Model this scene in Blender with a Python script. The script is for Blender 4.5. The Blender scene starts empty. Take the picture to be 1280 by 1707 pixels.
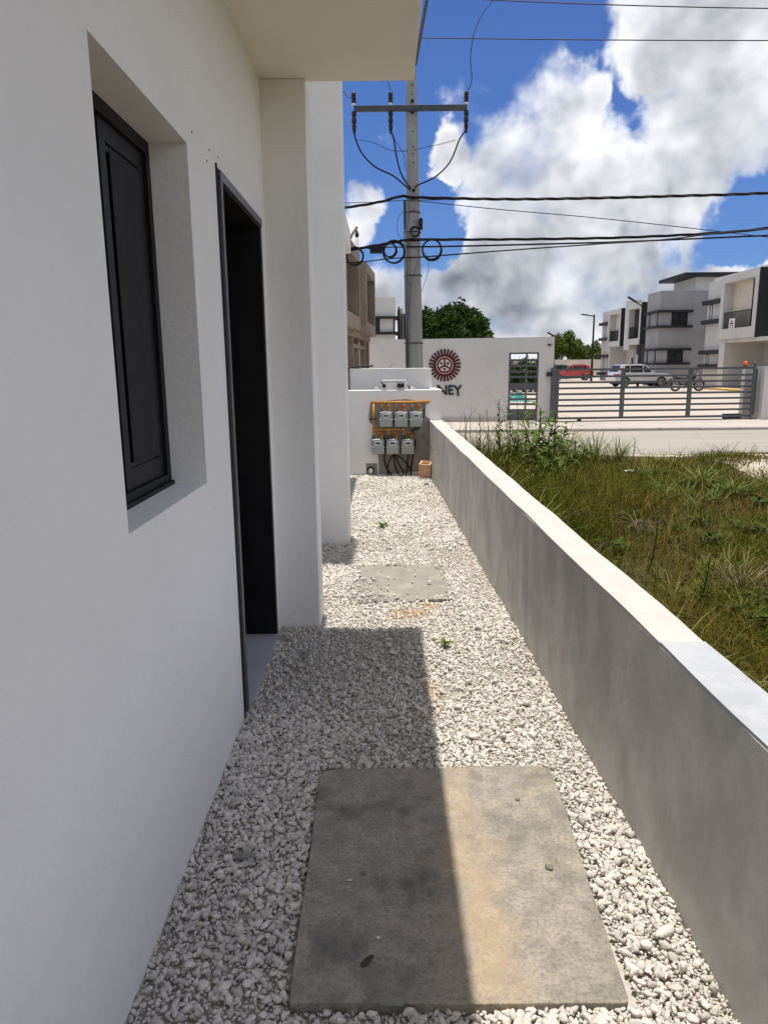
import bpy, bmesh, math, random
import numpy as np
from mathutils import Vector, Matrix
R = math.radians
random.seed(7); rng = np.random.default_rng(7)
scene = bpy.context.scene
COL = scene.collection

# ------------------------------------------------------------------ camera
FPX, IW, IH = 1186.0, 1280.0, 1707.0
PITCH, ROLL, YAW = R(11.5555), R(-0.5665), R(-0.1)
EYE = Vector((0, 0, 1.6))
fw = Vector((math.sin(YAW)*math.cos(PITCH), math.cos(YAW)*math.cos(PITCH), -math.sin(PITCH)))
rt0 = Vector((math.cos(YAW), -math.sin(YAW), 0)); up0 = rt0.cross(fw)
RT = rt0*math.cos(ROLL) + up0*math.sin(ROLL)
UP = -rt0*math.sin(ROLL) + up0*math.cos(ROLL)
cam = bpy.data.cameras.new('camera'); camo = bpy.data.objects.new('camera', cam); COL.objects.link(camo)
cam.sensor_fit = 'VERTICAL'; cam.sensor_height = 36.0; cam.lens = FPX/IH*36.0
cam.clip_start = 0.02; cam.clip_end = 4000
m = Matrix.Identity(4)
for i in range(3):
    m[i][0] = RT[i]; m[i][1] = UP[i]; m[i][2] = -fw[i]; m[i][3] = EYE[i]
camo.matrix_world = m
scene.camera = camo

def ray(x, y): return RT*((x-640)/FPX) - UP*((y-853.5)/FPX) + fw
def P(x, y, X=None, Y=None, Z=None):
    """photo pixel -> point where its ray meets a given wall (X or Y) or floor (Z) plane"""
    v = ray(x, y)
    if X is not None: s = (X-EYE.x)/v.x
    elif Y is not None: s = (Y-EYE.y)/v.y
    else: s = (Z-EYE.z)/v.z
    return EYE + v*s

# ------------------------------------------------------------------ world, sun, exposure
SUN_TRAVEL = Vector((0.011, -0.03, -1.0)).normalized()
SUN_STRENGTH = 2.6
SKY_STRENGTH = 0.10
scene.view_settings.view_transform = 'Standard'; scene.view_settings.look = 'None'
scene.view_settings.exposure = 1.02; scene.view_settings.gamma = 1.0
scene.view_settings.use_curve_mapping = False
sun = bpy.data.lights.new('sun', 'SUN'); sun.energy = SUN_STRENGTH; sun.angle = R(0.53); sun.color = (1.0, 0.955, 0.89)
suno = bpy.data.objects.new('sun', sun); COL.objects.link(suno)
suno.rotation_euler = SUN_TRAVEL.to_track_quat('-Z', 'Y').to_euler(); suno.location = (0, 0, 30)

world = bpy.data.worlds.new('World'); scene.world = world; world.use_nodes = True
world.cycles.sampling_method = 'MANUAL'; world.cycles.sample_map_resolution = 384
def build_world():
    nt = world.node_tree; N = nt.nodes; L = nt.links; N.clear()
    def node(t, **k):
        n = N.new(t)
        for a, b in k.items(): setattr(n, a, b)
        return n
    def setin(sock, v):
        if isinstance(v, bpy.types.NodeSocket): L.new(v, sock)
        else: sock.default_value = v
    def math_(op, a, b=0.0, c=None, clamp=False):
        n = node('ShaderNodeMath', operation=op, use_clamp=clamp); setin(n.inputs[0], a); setin(n.inputs[1], b)
        if c is not None: setin(n.inputs[2], c)
        return n.outputs[0]
    def vmath(op, a, b=None):
        n = node('ShaderNodeVectorMath', operation=op); setin(n.inputs[0], a)
        if b is not None: setin(n.inputs[1], b)
        return n
    def maprange(v, a, b, c, d, typ='SMOOTHSTEP'):
        n = node('ShaderNodeMapRange', interpolation_type=typ, clamp=True)
        setin(n.inputs[0], v)
        for i, q in enumerate((a, b, c, d)): setin(n.inputs[1+i], q)
        return n.outputs[0]
    def mixc(f, a, b):
        n = node('ShaderNodeMix', data_type='RGBA'); setin(n.inputs[0], f); setin(n.inputs[6], a); setin(n.inputs[7], b)
        return n.outputs[2]
    def node_sep_z(v):
        n = node('ShaderNodeSeparateXYZ'); L.new(v, n.inputs[0]); return n.outputs[2]
    tc = node('ShaderNodeTexCoord'); D = vmath('NORMALIZE', tc.outputs['Generated']).outputs[0]
    sky = node('ShaderNodeTexSky', sky_type='NISHITA'); sky.sun_disc = False
    sky.sun_elevation = R(88.2); sky.sun_rotation = R(-20); sky.altitude = 0
    sky.air_density = 1.0; sky.dust_density = 0.6; sky.ozone_density = 2.5
    # warped direction for the cloud noise
    def noise(vec, scale, detail, rough, dist=0.0):
        n = node('ShaderNodeTexNoise'); n.inputs['Scale'].default_value = scale; n.inputs['Detail'].default_value = detail
        n.inputs['Roughness'].default_value = rough; n.inputs['Distortion'].default_value = dist
        L.new(vec, n.inputs['Vector']); return n
    # cloud banks: (pixel centre, radius in pixels, weight); real directions in the sky
    banks = [(1245, 35, 185, 1), (1130, 125, 100, .95), (965, 235, 125, 1), (880, 290, 110, .95), (755, 262, 46, .85), (1110, 300, 160, 1),
             (900, 360, 140, 1), (1000, 420, 140, 1), (855, 470, 120, 1), (1225, 210, 120, 1), (745, 520, 95, .9),
             (604, 335, 40, .95), (594, 372, 38, .9), (640, 525, 80, .9), (960, 510, 130, 1), (1090, 480, 90, .95), (1240, 500, 110, .9),
             (1165, 330, 62, .9), (1265, 430, 40, .9), (800, 600, 160, .9), (1000, 600, 160, .9), (1200, 600, 160, .8)]
    gaps = [(1052, 140, 30, .45), (1042, 180, 32, .55), (1062, 218, 26, .45), (1265, 342, 40, 1.0), (1200, 392, 40, .8), (1265, 392, 38, .9), (730, 395, 46, 1.0), (720, 340, 35, .7), (690, 300, 40, .6), (1110, 415, 26, .4)]
    wn = noise(D, 6.0, 3.0, 0.55)
    w1 = vmath('SUBTRACT', wn.outputs['Color'], (0.5, 0.5, 0.5)).outputs[0]
    def scaled(v, k):
        n = node('ShaderNodeVectorMath', operation='SCALE'); L.new(v, n.inputs[0]); n.inputs['Scale'].default_value = k; return n.outputs[0]
    wn2 = noise(D, 26.0, 3.0, 0.6)
    w2 = vmath('SUBTRACT', wn2.outputs['Color'], (0.5, 0.5, 0.5)).outputs[0]
    DC = vmath('ADD', vmath('ADD', D, scaled(w1, 0.075)).outputs[0], scaled(w2, 0.05)).outputs[0]     # for the banks' outlines
    DW = vmath('ADD', D, scaled(w1, 0.05)).outputs[0]
    def blob(px, py, r):
        d = ray(px, py).normalized()
        n = vmath('DISTANCE', DC, tuple(d)); return maprange(n.outputs['Value'], r/FPX*1.25, r/FPX*0.45, 0.0, 1.0)
    cov = None
    for (x, y, r, w) in banks:
        b = math_('MULTIPLY', blob(x, y, r), w)
        cov = b if cov is None else math_('SMOOTH_MAX', cov, b, 0.10)
    for (x, y, r, w) in gaps:
        cov = math_('SUBTRACT', cov, math_('MULTIPLY', blob(x, y, r), w))
    def field(v):
        vo = node('ShaderNodeTexVoronoi', feature='F1', normalize=True); L.new(v, vo.inputs['Vector'])
        vo.inputs['Scale'].default_value = 11.0; vo.inputs['Detail'].default_value = 3.5; vo.inputs['Roughness'].default_value = 0.62; vo.inputs['Lacunarity'].default_value = 2.3
        puff = math_('SUBTRACT', 1.0, math_('MULTIPLY', vo.outputs['Distance'], 1.6))
        fb = noise(v, 9.0, 7.0, 0.60).outputs[0]
        return math_('ADD', math_('MULTIPLY', math_('SUBTRACT', puff, 0.45), 0.62), math_('MULTIPLY', math_('SUBTRACT', fb, 0.5), 1.35))
    h0 = field(DW)
    dens = math_('ADD', math_('MULTIPLY', cov, 1.05), h0)
    soft = maprange(noise(D, 7.0, 2.0, 0.5).outputs[0], 0.38, 0.62, 0.70, 1.30)      # crisp rims here, frayed veils there
    alpha = maprange(dens, 0.28, soft, 0.0, 1.0)
    # relief: compare the cloud here with the cloud a little higher up (the sun stands overhead)
    h1 = field(vmath('ADD', DW, (-0.010, 0.0, 0.024)).outputs[0])
    rel = math_('SUBTRACT', h0, h1)
    lowf = lambda v: noise(v, 9.0, 3.0, 0.55).outputs[0]
    rel2 = math_('SUBTRACT', lowf(DW), lowf(vmath('ADD', DW, (-0.02, 0.0, 0.052)).outputs[0]))
    big = noise(DW, 5.2, 3.0, 0.5, 0.4).outputs[0]
    core = maprange(dens, 0.62, 1.45, 0.0, 1.0)
    grey = math_('MULTIPLY', core, maprange(big, 0.38, 0.60, 0.10, 1.0))
    lowsky = maprange(node_sep_z(D), 0.42, 0.05, 0.0, 0.20)     # banks seen from below towards the horizon show their grey bases
    lum = math_('SUBTRACT', math_('ADD', math_('SUBTRACT', math_('ADD', 0.75, math_('MULTIPLY', rel2, 1.8)), math_('MULTIPLY', grey, 0.60)), math_('MULTIPLY', rel, 0.65)), lowsky)
    lum = maprange(lum, -0.30, 1.12, 0.0, 1.0, 'LINEAR')
    # cloud radiance, divided by the background strength it is multiplied with
    k = 1.0/SKY_STRENGTH
    ccol = mixc(lum, (0.085*k, 0.097*k, 0.124*k, 1), (0.60*k, 0.605*k, 0.625*k, 1))
    # the deep tropical blue of the photograph
    tint = node('ShaderNodeMix', data_type='RGBA', blend_type='MULTIPLY'); tint.inputs[0].default_value = 1.0
    L.new(sky.outputs[0], tint.inputs[6]); tint.inputs[7].default_value = (0.24, 0.345, 0.56, 1)
    out = mixc(alpha, tint.outputs[2], ccol)
    def background(c):
        bg = node('ShaderNodeBackground'); bg.inputs['Strength'].default_value = SKY_STRENGTH; L.new(c, bg.inputs['Color']); return bg.outputs[0]
    # the rest of the sky: unseen broken cumulus by noise, its cover raised to add ambient light
    g0 = noise(D, 3.4, 6.0, 0.58).outputs[0]; g1 = noise(vmath('ADD', D, (-0.02, 0.0, 0.05)).outputs[0], 3.4, 6.0, 0.58).outputs[0]
    galpha = maprange(g0, 0.43, 0.51, 0.0, 1.0)
    glum = math_('ADD', maprange(g0, 0.48, 0.68, 0.86, 0.42), math_('MULTIPLY', math_('SUBTRACT', g0, g1), 1.6), clamp=True)
    gcol = mixc(glum, (0.115*k, 0.128*k, 0.158*k, 1), (0.60*k, 0.605*k, 0.625*k, 1))
    gout = mixc(galpha, tint.outputs[2], gcol)
    cdir = ray(900, 330).normalized()
    away = maprange(vmath('DISTANCE', D, tuple(cdir)).outputs['Value'], 0.46, 0.62, 0.0, 1.0)
    ms = node('ShaderNodeMixShader'); L.new(away, ms.inputs[0]); L.new(background(out), ms.inputs[1]); L.new(background(gout), ms.inputs[2])
    o = node('ShaderNodeOutputWorld'); L.new(ms.outputs[0], o.inputs['Surface'])
build_world()

# ------------------------------------------------------------------ materials
MATS = {}
def mat(name, col, col2=None, rough=0.85, scale=4.0, bump=0.0, bscale=80.0, metal=0.0, spec=0.3, lo=0.35, hi=0.65,
        col3=None, scale3=1.0, lo3=0.5, hi3=0.7, stretch=None, stretch3=None, island=0.0, detail=6.0, trans=0.0, world=False, coat=0.0):
    mt = bpy.data.materials.new(name); mt.use_nodes = True; nt = mt.node_tree; N = nt.nodes; L = nt.links
    b = N['Principled BSDF']; b.inputs['Roughness'].default_value = rough; b.inputs['Metallic'].default_value = metal
    b.inputs['Specular IOR Level'].default_value = spec
    if coat: b.inputs['Coat Weight'].default_value = coat; b.inputs['Coat Roughness'].default_value = 0.05
    c4 = lambda c: (c[0], c[1], c[2], 1)
    if world: src = N.new('ShaderNodeNewGeometry').outputs['Position']
    else: src = N.new('ShaderNodeTexCoord').outputs['Object']
    def vec(st):
        if st is None: return src
        mp = N.new('ShaderNodeMapping'); mp.inputs['Scale'].default_value = st; L.new(src, mp.inputs['Vector']); return mp.outputs[0]
    def noise(v, sc, dt):
        n = N.new('ShaderNodeTexNoise'); n.inputs['Scale'].default_value = sc; n.inputs['Detail'].default_value = dt
        n.inputs['Roughness'].default_value = 0.6; L.new(v, n.inputs['Vector']); return n.outputs[0]
    def ramp(f, a, c):
        r = N.new('ShaderNodeMapRange'); r.interpolation_type = 'SMOOTHSTEP'; L.new(f, r.inputs[0]); r.inputs[1].default_value = a; r.inputs[2].default_value = c
        return r.outputs[0]
    def mix(f, a, c):
        n = N.new('ShaderNodeMix'); n.data_type = 'RGBA'
        for s, v in ((n.inputs[0], f), (n.inputs[6], a), (n.inputs[7], c)):
            if isinstance(v, bpy.types.NodeSocket): L.new(v, s)
            else: s.default_value = v
        return n.outputs[2]
    if col2 is None: col2 = tuple(c*0.88 for c in col)
    out = mix(ramp(noise(vec(stretch), scale, detail), lo, hi), c4(col), c4(col2))
    if col3 is not None: out = mix(ramp(noise(vec(stretch3), scale3, 5.0), lo3, hi3), out, c4(col3))
    if island:
        g = N.new('ShaderNodeNewGeometry'); hv = N.new('ShaderNodeHueSaturation'); r = N.new('ShaderNodeMapRange')
        L.new(g.outputs['Random Per Island'], r.inputs[0]); r.inputs[3].default_value = 1-island; r.inputs[4].default_value = 1+island*0.6
        L.new(r.outputs[0], hv.inputs['Value']); L.new(out, hv.inputs['Color']); out = hv.outputs[0]
    L.new(out, b.inputs['Base Color'])
    if bump:
        bp = N.new('ShaderNodeBump'); bp.inputs['Strength'].default_value = bump; bp.inputs['Distance'].default_value = 0.01
        L.new(noise(src, bscale, 6.0), bp.inputs['Height']); L.new(bp.outputs[0], b.inputs['Normal'])
    if trans:
        tr = N.new('ShaderNodeBsdfTranslucent'); L.new(out, tr.inputs['Color'])
        ms = N.new('ShaderNodeMixShader'); ms.inputs[0].default_value = trans
        o = N['Material Output']; L.new(b.outputs[0], ms.inputs[1]); L.new(tr.outputs[0], ms.inputs[2]); L.new(ms.outputs[0], o.inputs['Surface'])
    MATS[name] = mt; return mt

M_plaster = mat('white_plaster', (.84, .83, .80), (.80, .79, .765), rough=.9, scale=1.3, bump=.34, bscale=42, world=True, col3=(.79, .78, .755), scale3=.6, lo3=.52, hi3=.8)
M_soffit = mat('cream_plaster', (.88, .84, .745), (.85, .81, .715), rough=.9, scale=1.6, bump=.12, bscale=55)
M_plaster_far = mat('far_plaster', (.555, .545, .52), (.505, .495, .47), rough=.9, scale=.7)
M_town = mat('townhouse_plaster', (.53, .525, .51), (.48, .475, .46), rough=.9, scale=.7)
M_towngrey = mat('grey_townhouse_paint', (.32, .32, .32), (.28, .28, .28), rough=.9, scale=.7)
M_black = mat('black_aluminium', (.008, .008, .009), (.011, .011, .012), rough=.5, scale=8, spec=.22)
M_greyalu = mat('grey_aluminium', (.075, .075, .08), (.10, .10, .105), rough=.45, scale=8, spec=.5)
M_sash = mat('charcoal_sash', (.016, .016, .017), (.020, .020, .021), rough=.5, scale=8, spec=.25)
M_glass = mat('dark_glass', (.012, .013, .015), (.02, .02, .022), rough=.12, scale=2, spec=.5)
M_mesh = mat('insect_mesh', (.020, .020, .021), (.024, .024, .025), rough=.8, scale=40)
M_tile = mat('grey_floor_tile', (.42, .42, .44), (.37, .37, .40), rough=.35, scale=3, spec=.4)
M_conc = mat('bare_concrete_render', (.59, .57, .54), (.475, .46, .435), rough=.9, scale=5.5, lo=.38, hi=.64, bump=.3, bscale=36,
             stretch=(1, .9, .6), col3=(.40, .39, .37), scale3=3.2, lo3=.48, hi3=.78, stretch3=(1.0, 1.0, .45), detail=10)
M_cope = mat('cream_coping', (.52, .49, .45), (.475, .445, .41), rough=.9, scale=6, bump=.3, bscale=40, col3=(.52, .46, .40), scale3=2.0, lo3=.55, hi3=.75)
M_cope2 = mat('grey_white_coping', (.41, .42, .43), (.355, .365, .38), rough=.9, scale=9, bump=.3, bscale=30, col3=(.29, .30, .32), scale3=12, lo3=.6, hi3=.75)
M_bed = mat('gravel_bed_dust', (.54, .50, .44), (.44, .405, .355), rough=1, scale=30, bump=.6, bscale=90)
M_ground = mat('dry_soil', (.115, .09, .045), (.07, .055, .027), spec=.05, rough=1, scale=1.5, bump=.5, bscale=25, world=True, col3=(.17, .14, .09), scale3=.8, lo3=.55, hi3=.72)
M_road = mat('dusty_road', (.315, .285, .25), (.27, .245, .215), rough=.95, scale=.5, stretch=(.25, 1.2, 1), bump=.3, bscale=30, world=True, col3=(.33, .28, .23), scale3=.35, lo3=.5, hi3=.68, stretch3=(.3, 1.3, 1))
M_walk = mat('pavement_concrete', (.42, .375, .335), (.37, .33, .295), rough=.95, scale=.8, bump=.2, bscale=30, world=True)
M_park = mat('parking_concrete', (.42, .375, .325), (.35, .325, .29), rough=.95, scale=.35, world=True, col3=(.45, .36, .295), scale3=.18, lo3=.45, hi3=.65)
M_sand = mat('pale_sand', (.50, .44, .36), (.40, .34, .26), rough=1, scale=3, bump=.6, bscale=20, world=True)
M_pole = mat('pole_concrete', (.40, .385, .36), (.32, .305, .285), rough=.95, scale=3, bump=.3, bscale=40, stretch=(1, 1, .25), col3=(.22, .21, .20), scale3=5, lo3=.62, hi3=.75)
M_steel = mat('galvanised_steel', (.085, .095, .10), (.065, .07, .075), rough=.55, scale=9, metal=.2)
M_cable = mat('black_cable', (.012, .012, .013), (.02, .02, .02), rough=.6, scale=5)
M_wire = mat('grey_wire', (.06, .065, .075), (.05, .05, .06), rough=.6, scale=5)
M_porc = mat('insulator_polymer', (.022, .024, .025), (.03, .03, .03), rough=.45, scale=20)
M_pvcwhite = mat('white_pvc', (.80, .80, .79), (.74, .74, .73), rough=.4, scale=8)
M_yellow = mat('yellow_gas_pipe', (.62, .31, .025), (.50, .22, .02), rough=.45, scale=20, spec=.45)
M_orange = mat('orange_connector', (.50, .17, .02), (.38, .11, .015), rough=.5, scale=20)
M_meter = mat('meter_grey', (.36, .38, .37), (.32, .34, .33), rough=.45, scale=15, spec=.4)
M_meterhi = mat('meter_light', (.62, .64, .64), (.55, .57, .57), rough=.4, scale=15)
M_patch = mat('cement_patch', (.30, .275, .245), (.24, .22, .20), rough=.95, scale=7, bump=.4, bscale=40)
M_brass = mat('brass', (.55, .40, .18), (.42, .30, .13), rough=.4, metal=.7, scale=20)
M_clay = mat('pale_clay_block', (.60, .37, .23), (.52, .31, .19), rough=.95, scale=12, bump=.3, bscale=50)
M_gate = mat('grey_gate_paint', (.085, .09, .095), (.065, .07, .075), rough=.5, scale=6, spec=.4)
M_maroon = mat('maroon_emblem', (.125, .012, .015), (.085, .008, .01), rough=.6, scale=10)
M_emblack = mat('dark_emblem_edge', (.03, .012, .012), (.02, .01, .01), rough=.6, scale=10)
M_ray = mat('dark_maroon_ray', (.075, .009, .011), (.05, .007, .009), rough=.6, scale=10)
M_letter = mat('dark_letter', (.03, .035, .03), (.02, .022, .02), rough=.6, scale=10)
M_beacon = mat('orange_beacon', (.75, .13, .01), (.65, .10, .01), rough=.25, scale=10, spec=.5)
M_rawconc = mat('raw_block_concrete', (.30, .245, .19), (.225, .185, .145), rough=.95, scale=1.1, col3=(.19, .155, .12), scale3=2.5, lo3=.52, hi3=.7)
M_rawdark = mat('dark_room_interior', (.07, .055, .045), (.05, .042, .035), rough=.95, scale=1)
M_charcoal = mat('charcoal_paint', (.018, .0185, .021), (.024, .024, .027), rough=.7, scale=2)
M_beige = mat('beige_plaster', (.62, .56, .47), (.55, .50, .42), rough=.9, scale=1)
M_ochre = mat('ochre_kerb_paint', (.55, .40, .14), (.45, .33, .12), rough=.9, scale=2)
M_red = mat('red_car_paint', (.42, .015, .02), (.38, .012, .018), rough=.28, scale=2, spec=.5, coat=.7)
M_silver = mat('silver_car_paint', (.62, .63, .65), (.58, .59, .61), rough=.3, scale=2, metal=.45, spec=.5, coat=.7)
M_teal = mat('teal_car_paint', (.02, .11, .10), (.015, .09, .08), rough=.3, scale=2, coat=.6)
M_tyre = mat('tyre_rubber', (.018, .018, .018), (.025, .025, .025), rough=.9, scale=10)
M_rim = mat('alloy_rim', (.42, .42, .43), (.34, .34, .35), rough=.35, metal=.7, scale=10)
M_lampred = mat('red_lens', (.45, .01, .012), (.35, .01, .01), rough=.2, scale=10)
M_lampclear = mat('clear_lens', (.75, .75, .78), (.65, .65, .68), rough=.15, scale=10)
M_bark = mat('bark', (.13, .095, .065), (.08, .06, .04), rough=1, scale=12, bump=.6, bscale=30)
M_leafdark = mat('dark_leaf', (.042, .078, .016), (.028, .055, .012), spec=.08, rough=.6, scale=1.2, island=.45, trans=.22)
M_leafmid = mat('mid_leaf', (.13, .16, .03), (.08, .115, .02), spec=.08, rough=.6, scale=1.0, island=.45, trans=.25)
M_weed = mat('weed_leaf', (.10, .165, .022), (.075, .13, .018), spec=.08, rough=.5, scale=6, island=.3, trans=.25)
M_weedlow = mat('low_weed_leaf', (.055, .095, .014), (.04, .07, .012), spec=.08, rough=.55, scale=6, island=.35, trans=.2)
M_weeddark = mat('dark_weed', (.055, .06, .025), (.04, .04, .018), spec=.08, rough=.7, scale=6, island=.3, trans=.15)
M_tuss = mat('tussock_blade', (.13, .165, .035), (.19, .19, .06), spec=.08, rough=.6, scale=5, island=.4, trans=.2)
M_dry = mat('dry_blade', (.25, .21, .11), (.15, .13, .06), spec=.08, rough=.8, scale=5, island=.4, trans=.15)
M_rubble = mat('white_rubble', (.72, .70, .66), (.62, .60, .56), rough=.95, scale=8, bump=.4, bscale=40)
M_scrap = mat('grey_scrap', (.24, .24, .20), (.18, .18, .15), rough=.7, scale=8)
M_stonegrey = mat('grey_pebble', (.16, .15, .14), (.22, .2, .18), rough=.95, scale=20)
M_root = mat('dark_root_clump', (.06, .045, .035), (.09, .07, .05), rough=1, scale=8, bump=.5, bscale=30)
M_notice = mat('white_notice', (.75, .74, .73), (.70, .69, .68), rough=.6, scale=6)

def stone_material():
    mt = mat('limestone_gravel', (.66, .62, .555), (.60, .56, .50), rough=.95, scale=60, bump=.45, bscale=160, island=.26, world=True)
    nt = mt.node_tree; N = nt.nodes; L = nt.links; b = N['Principled BSDF']
    prev = b.inputs['Base Color'].links[0].from_socket
    geo = N.new('ShaderNodeNewGeometry')
    nz = N.new('ShaderNodeTexNoise'); nz.inputs['Scale'].default_value = 9; nz.inputs['Detail'].default_value = 4; L.new(geo.outputs['Position'], nz.inputs['Vector'])
    fac = None
    for (x, y, rx, ry, w) in ((.175, 4.50, .17, .12, .8), (.30, 4.64, .12, .06, .6), (.235, 3.35, .045, .28, .45), (.25, 1.42, .10, .08, .35)):
        s = N.new('ShaderNodeVectorMath'); s.operation = 'SUBTRACT'; L.new(geo.outputs['Position'], s.inputs[0]); s.inputs[1].default_value = (x, y, 0)
        d = N.new('ShaderNodeVectorMath'); d.operation = 'DIVIDE'; L.new(s.outputs[0], d.inputs[0]); d.inputs[1].default_value = (rx, ry, 9)
        l = N.new('ShaderNodeVectorMath'); l.operation = 'LENGTH'; L.new(d.outputs[0], l.inputs[0])
        a = N.new('ShaderNodeMath'); a.operation = 'ADD'; L.new(l.outputs['Value'], a.inputs[0])
        nn = N.new('ShaderNodeMath'); nn.operation = 'MULTIPLY_ADD'; L.new(nz.outputs[0], nn.inputs[0]); nn.inputs[1].default_value = 3.0; nn.inputs[2].default_value = -1.5
        L.new(nn.outputs[0], a.inputs[1])
        r = N.new('ShaderNodeMapRange'); L.new(a.outputs[0], r.inputs[0]); r.inputs[1].default_value = 1.05; r.inputs[2].default_value = .25; r.inputs[3].default_value = 0; r.inputs[4].default_value = w
        if fac is None: fac = r.outputs[0]
        else:
            mx = N.new('ShaderNodeMath'); mx.operation = 'MAXIMUM'; L.new(fac, mx.inputs[0]); L.new(r.outputs[0], mx.inputs[1]); fac = mx.outputs[0]
    mx = N.new('ShaderNodeMix'); mx.data_type = 'RGBA'; L.new(fac, mx.inputs[0]); L.new(prev, mx.inputs[6]); mx.inputs[7].default_value = (.58, .40, .20, 1)
    L.new(mx.outputs[2], b.inputs['Base Color'])
    return mt
M_stone = stone_material()

def slab_material():
    mt = mat('stained_concrete_lid', (.40, .352, .285), (.29, .26, .22), rough=.95, scale=14, lo=.35, hi=.65, bump=.8, bscale=110, detail=9,
             col3=(.10, .098, .088), scale3=4.0, lo3=.47, hi3=.80, world=True)
    nt = mt.node_tree; N = nt.nodes; L = nt.links; b = N['Principled BSDF']
    prev = b.inputs['Base Color'].links[0].from_socket
    geo = N.new('ShaderNodeNewGeometry')
    def noise(sc, dt, rg=.6):
        n = N.new('ShaderNodeTexNoise'); n.inputs['Scale'].default_value = sc; n.inputs['Detail'].default_value = dt; n.inputs['Roughness'].default_value = rg
        L.new(geo.outputs['Position'], n.inputs['Vector']); return n.outputs[0]
    # fine dark speckle of lichen
    sp = N.new('ShaderNodeMapRange'); L.new(noise(85, 8, .8), sp.inputs[0]); sp.inputs[1].default_value = .46; sp.inputs[2].default_value = .62; sp.inputs[4].default_value = .62
    m1 = N.new('ShaderNodeMix'); m1.data_type = 'RGBA'; L.new(sp.outputs[0], m1.inputs[0]); L.new(prev, m1.inputs[6]); m1.inputs[7].default_value = (.10, .095, .085, 1)
    # ochre rust stain running along the lid
    s = N.new('ShaderNodeVectorMath'); s.operation = 'SUBTRACT'; L.new(geo.outputs['Position'], s.inputs[0]); s.inputs[1].default_value = (.27, 1.85, 0)
    d = N.new('ShaderNodeVectorMath'); d.operation = 'DIVIDE'; L.new(s.outputs[0], d.inputs[0]); d.inputs[1].default_value = (.10, .75, 9)
    l = N.new('ShaderNodeVectorMath'); l.operation = 'LENGTH'; L.new(d.outputs[0], l.inputs[0])
    nn = N.new('ShaderNodeMath'); nn.operation = 'MULTIPLY_ADD'; L.new(noise(6, 5), nn.inputs[0]); nn.inputs[1].default_value = 3.4; nn.inputs[2].default_value = -1.7
    a = N.new('ShaderNodeMath'); a.operation = 'ADD'; L.new(l.outputs['Value'], a.inputs[0]); L.new(nn.outputs[0], a.inputs[1])
    r = N.new('ShaderNodeMapRange'); L.new(a.outputs[0], r.inputs[0]); r.inputs[1].default_value = 1.25; r.inputs[2].default_value = .2; r.inputs[3].default_value = 0; r.inputs[4].default_value = .42
    m2 = N.new('ShaderNodeMix'); m2.data_type = 'RGBA'; L.new(r.outputs[0], m2.inputs[0]); L.new(m1.outputs[2], m2.inputs[6]); m2.inputs[7].default_value = (.50, .37, .20, 1)
    L.new(m2.outputs[2], b.inputs['Base Color'])
    return mt
M_lid = slab_material()
M_lid2 = mat('dusty_concrete_lid', (.285, .26, .225), (.235, .215, .19), rough=.95, scale=6, bump=.4, bscale=80, world=True, col3=(.36, .325, .275), scale3=5, lo3=.48, hi3=.7)

def grass_material(name, green, dry, trans=.2):
    mt = mat(name, green, dry, spec=.05, rough=.8, scale=.9, lo=.40, hi=.62, island=.5, trans=trans, world=True, detail=5)
    return mt
M_grass = grass_material('lot_grass', (.075, .088, .008), (.135, .105, .022))
M_cover = grass_material('lot_ground_cover', (.042, .058, .009), (.066, .056, .015))

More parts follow.
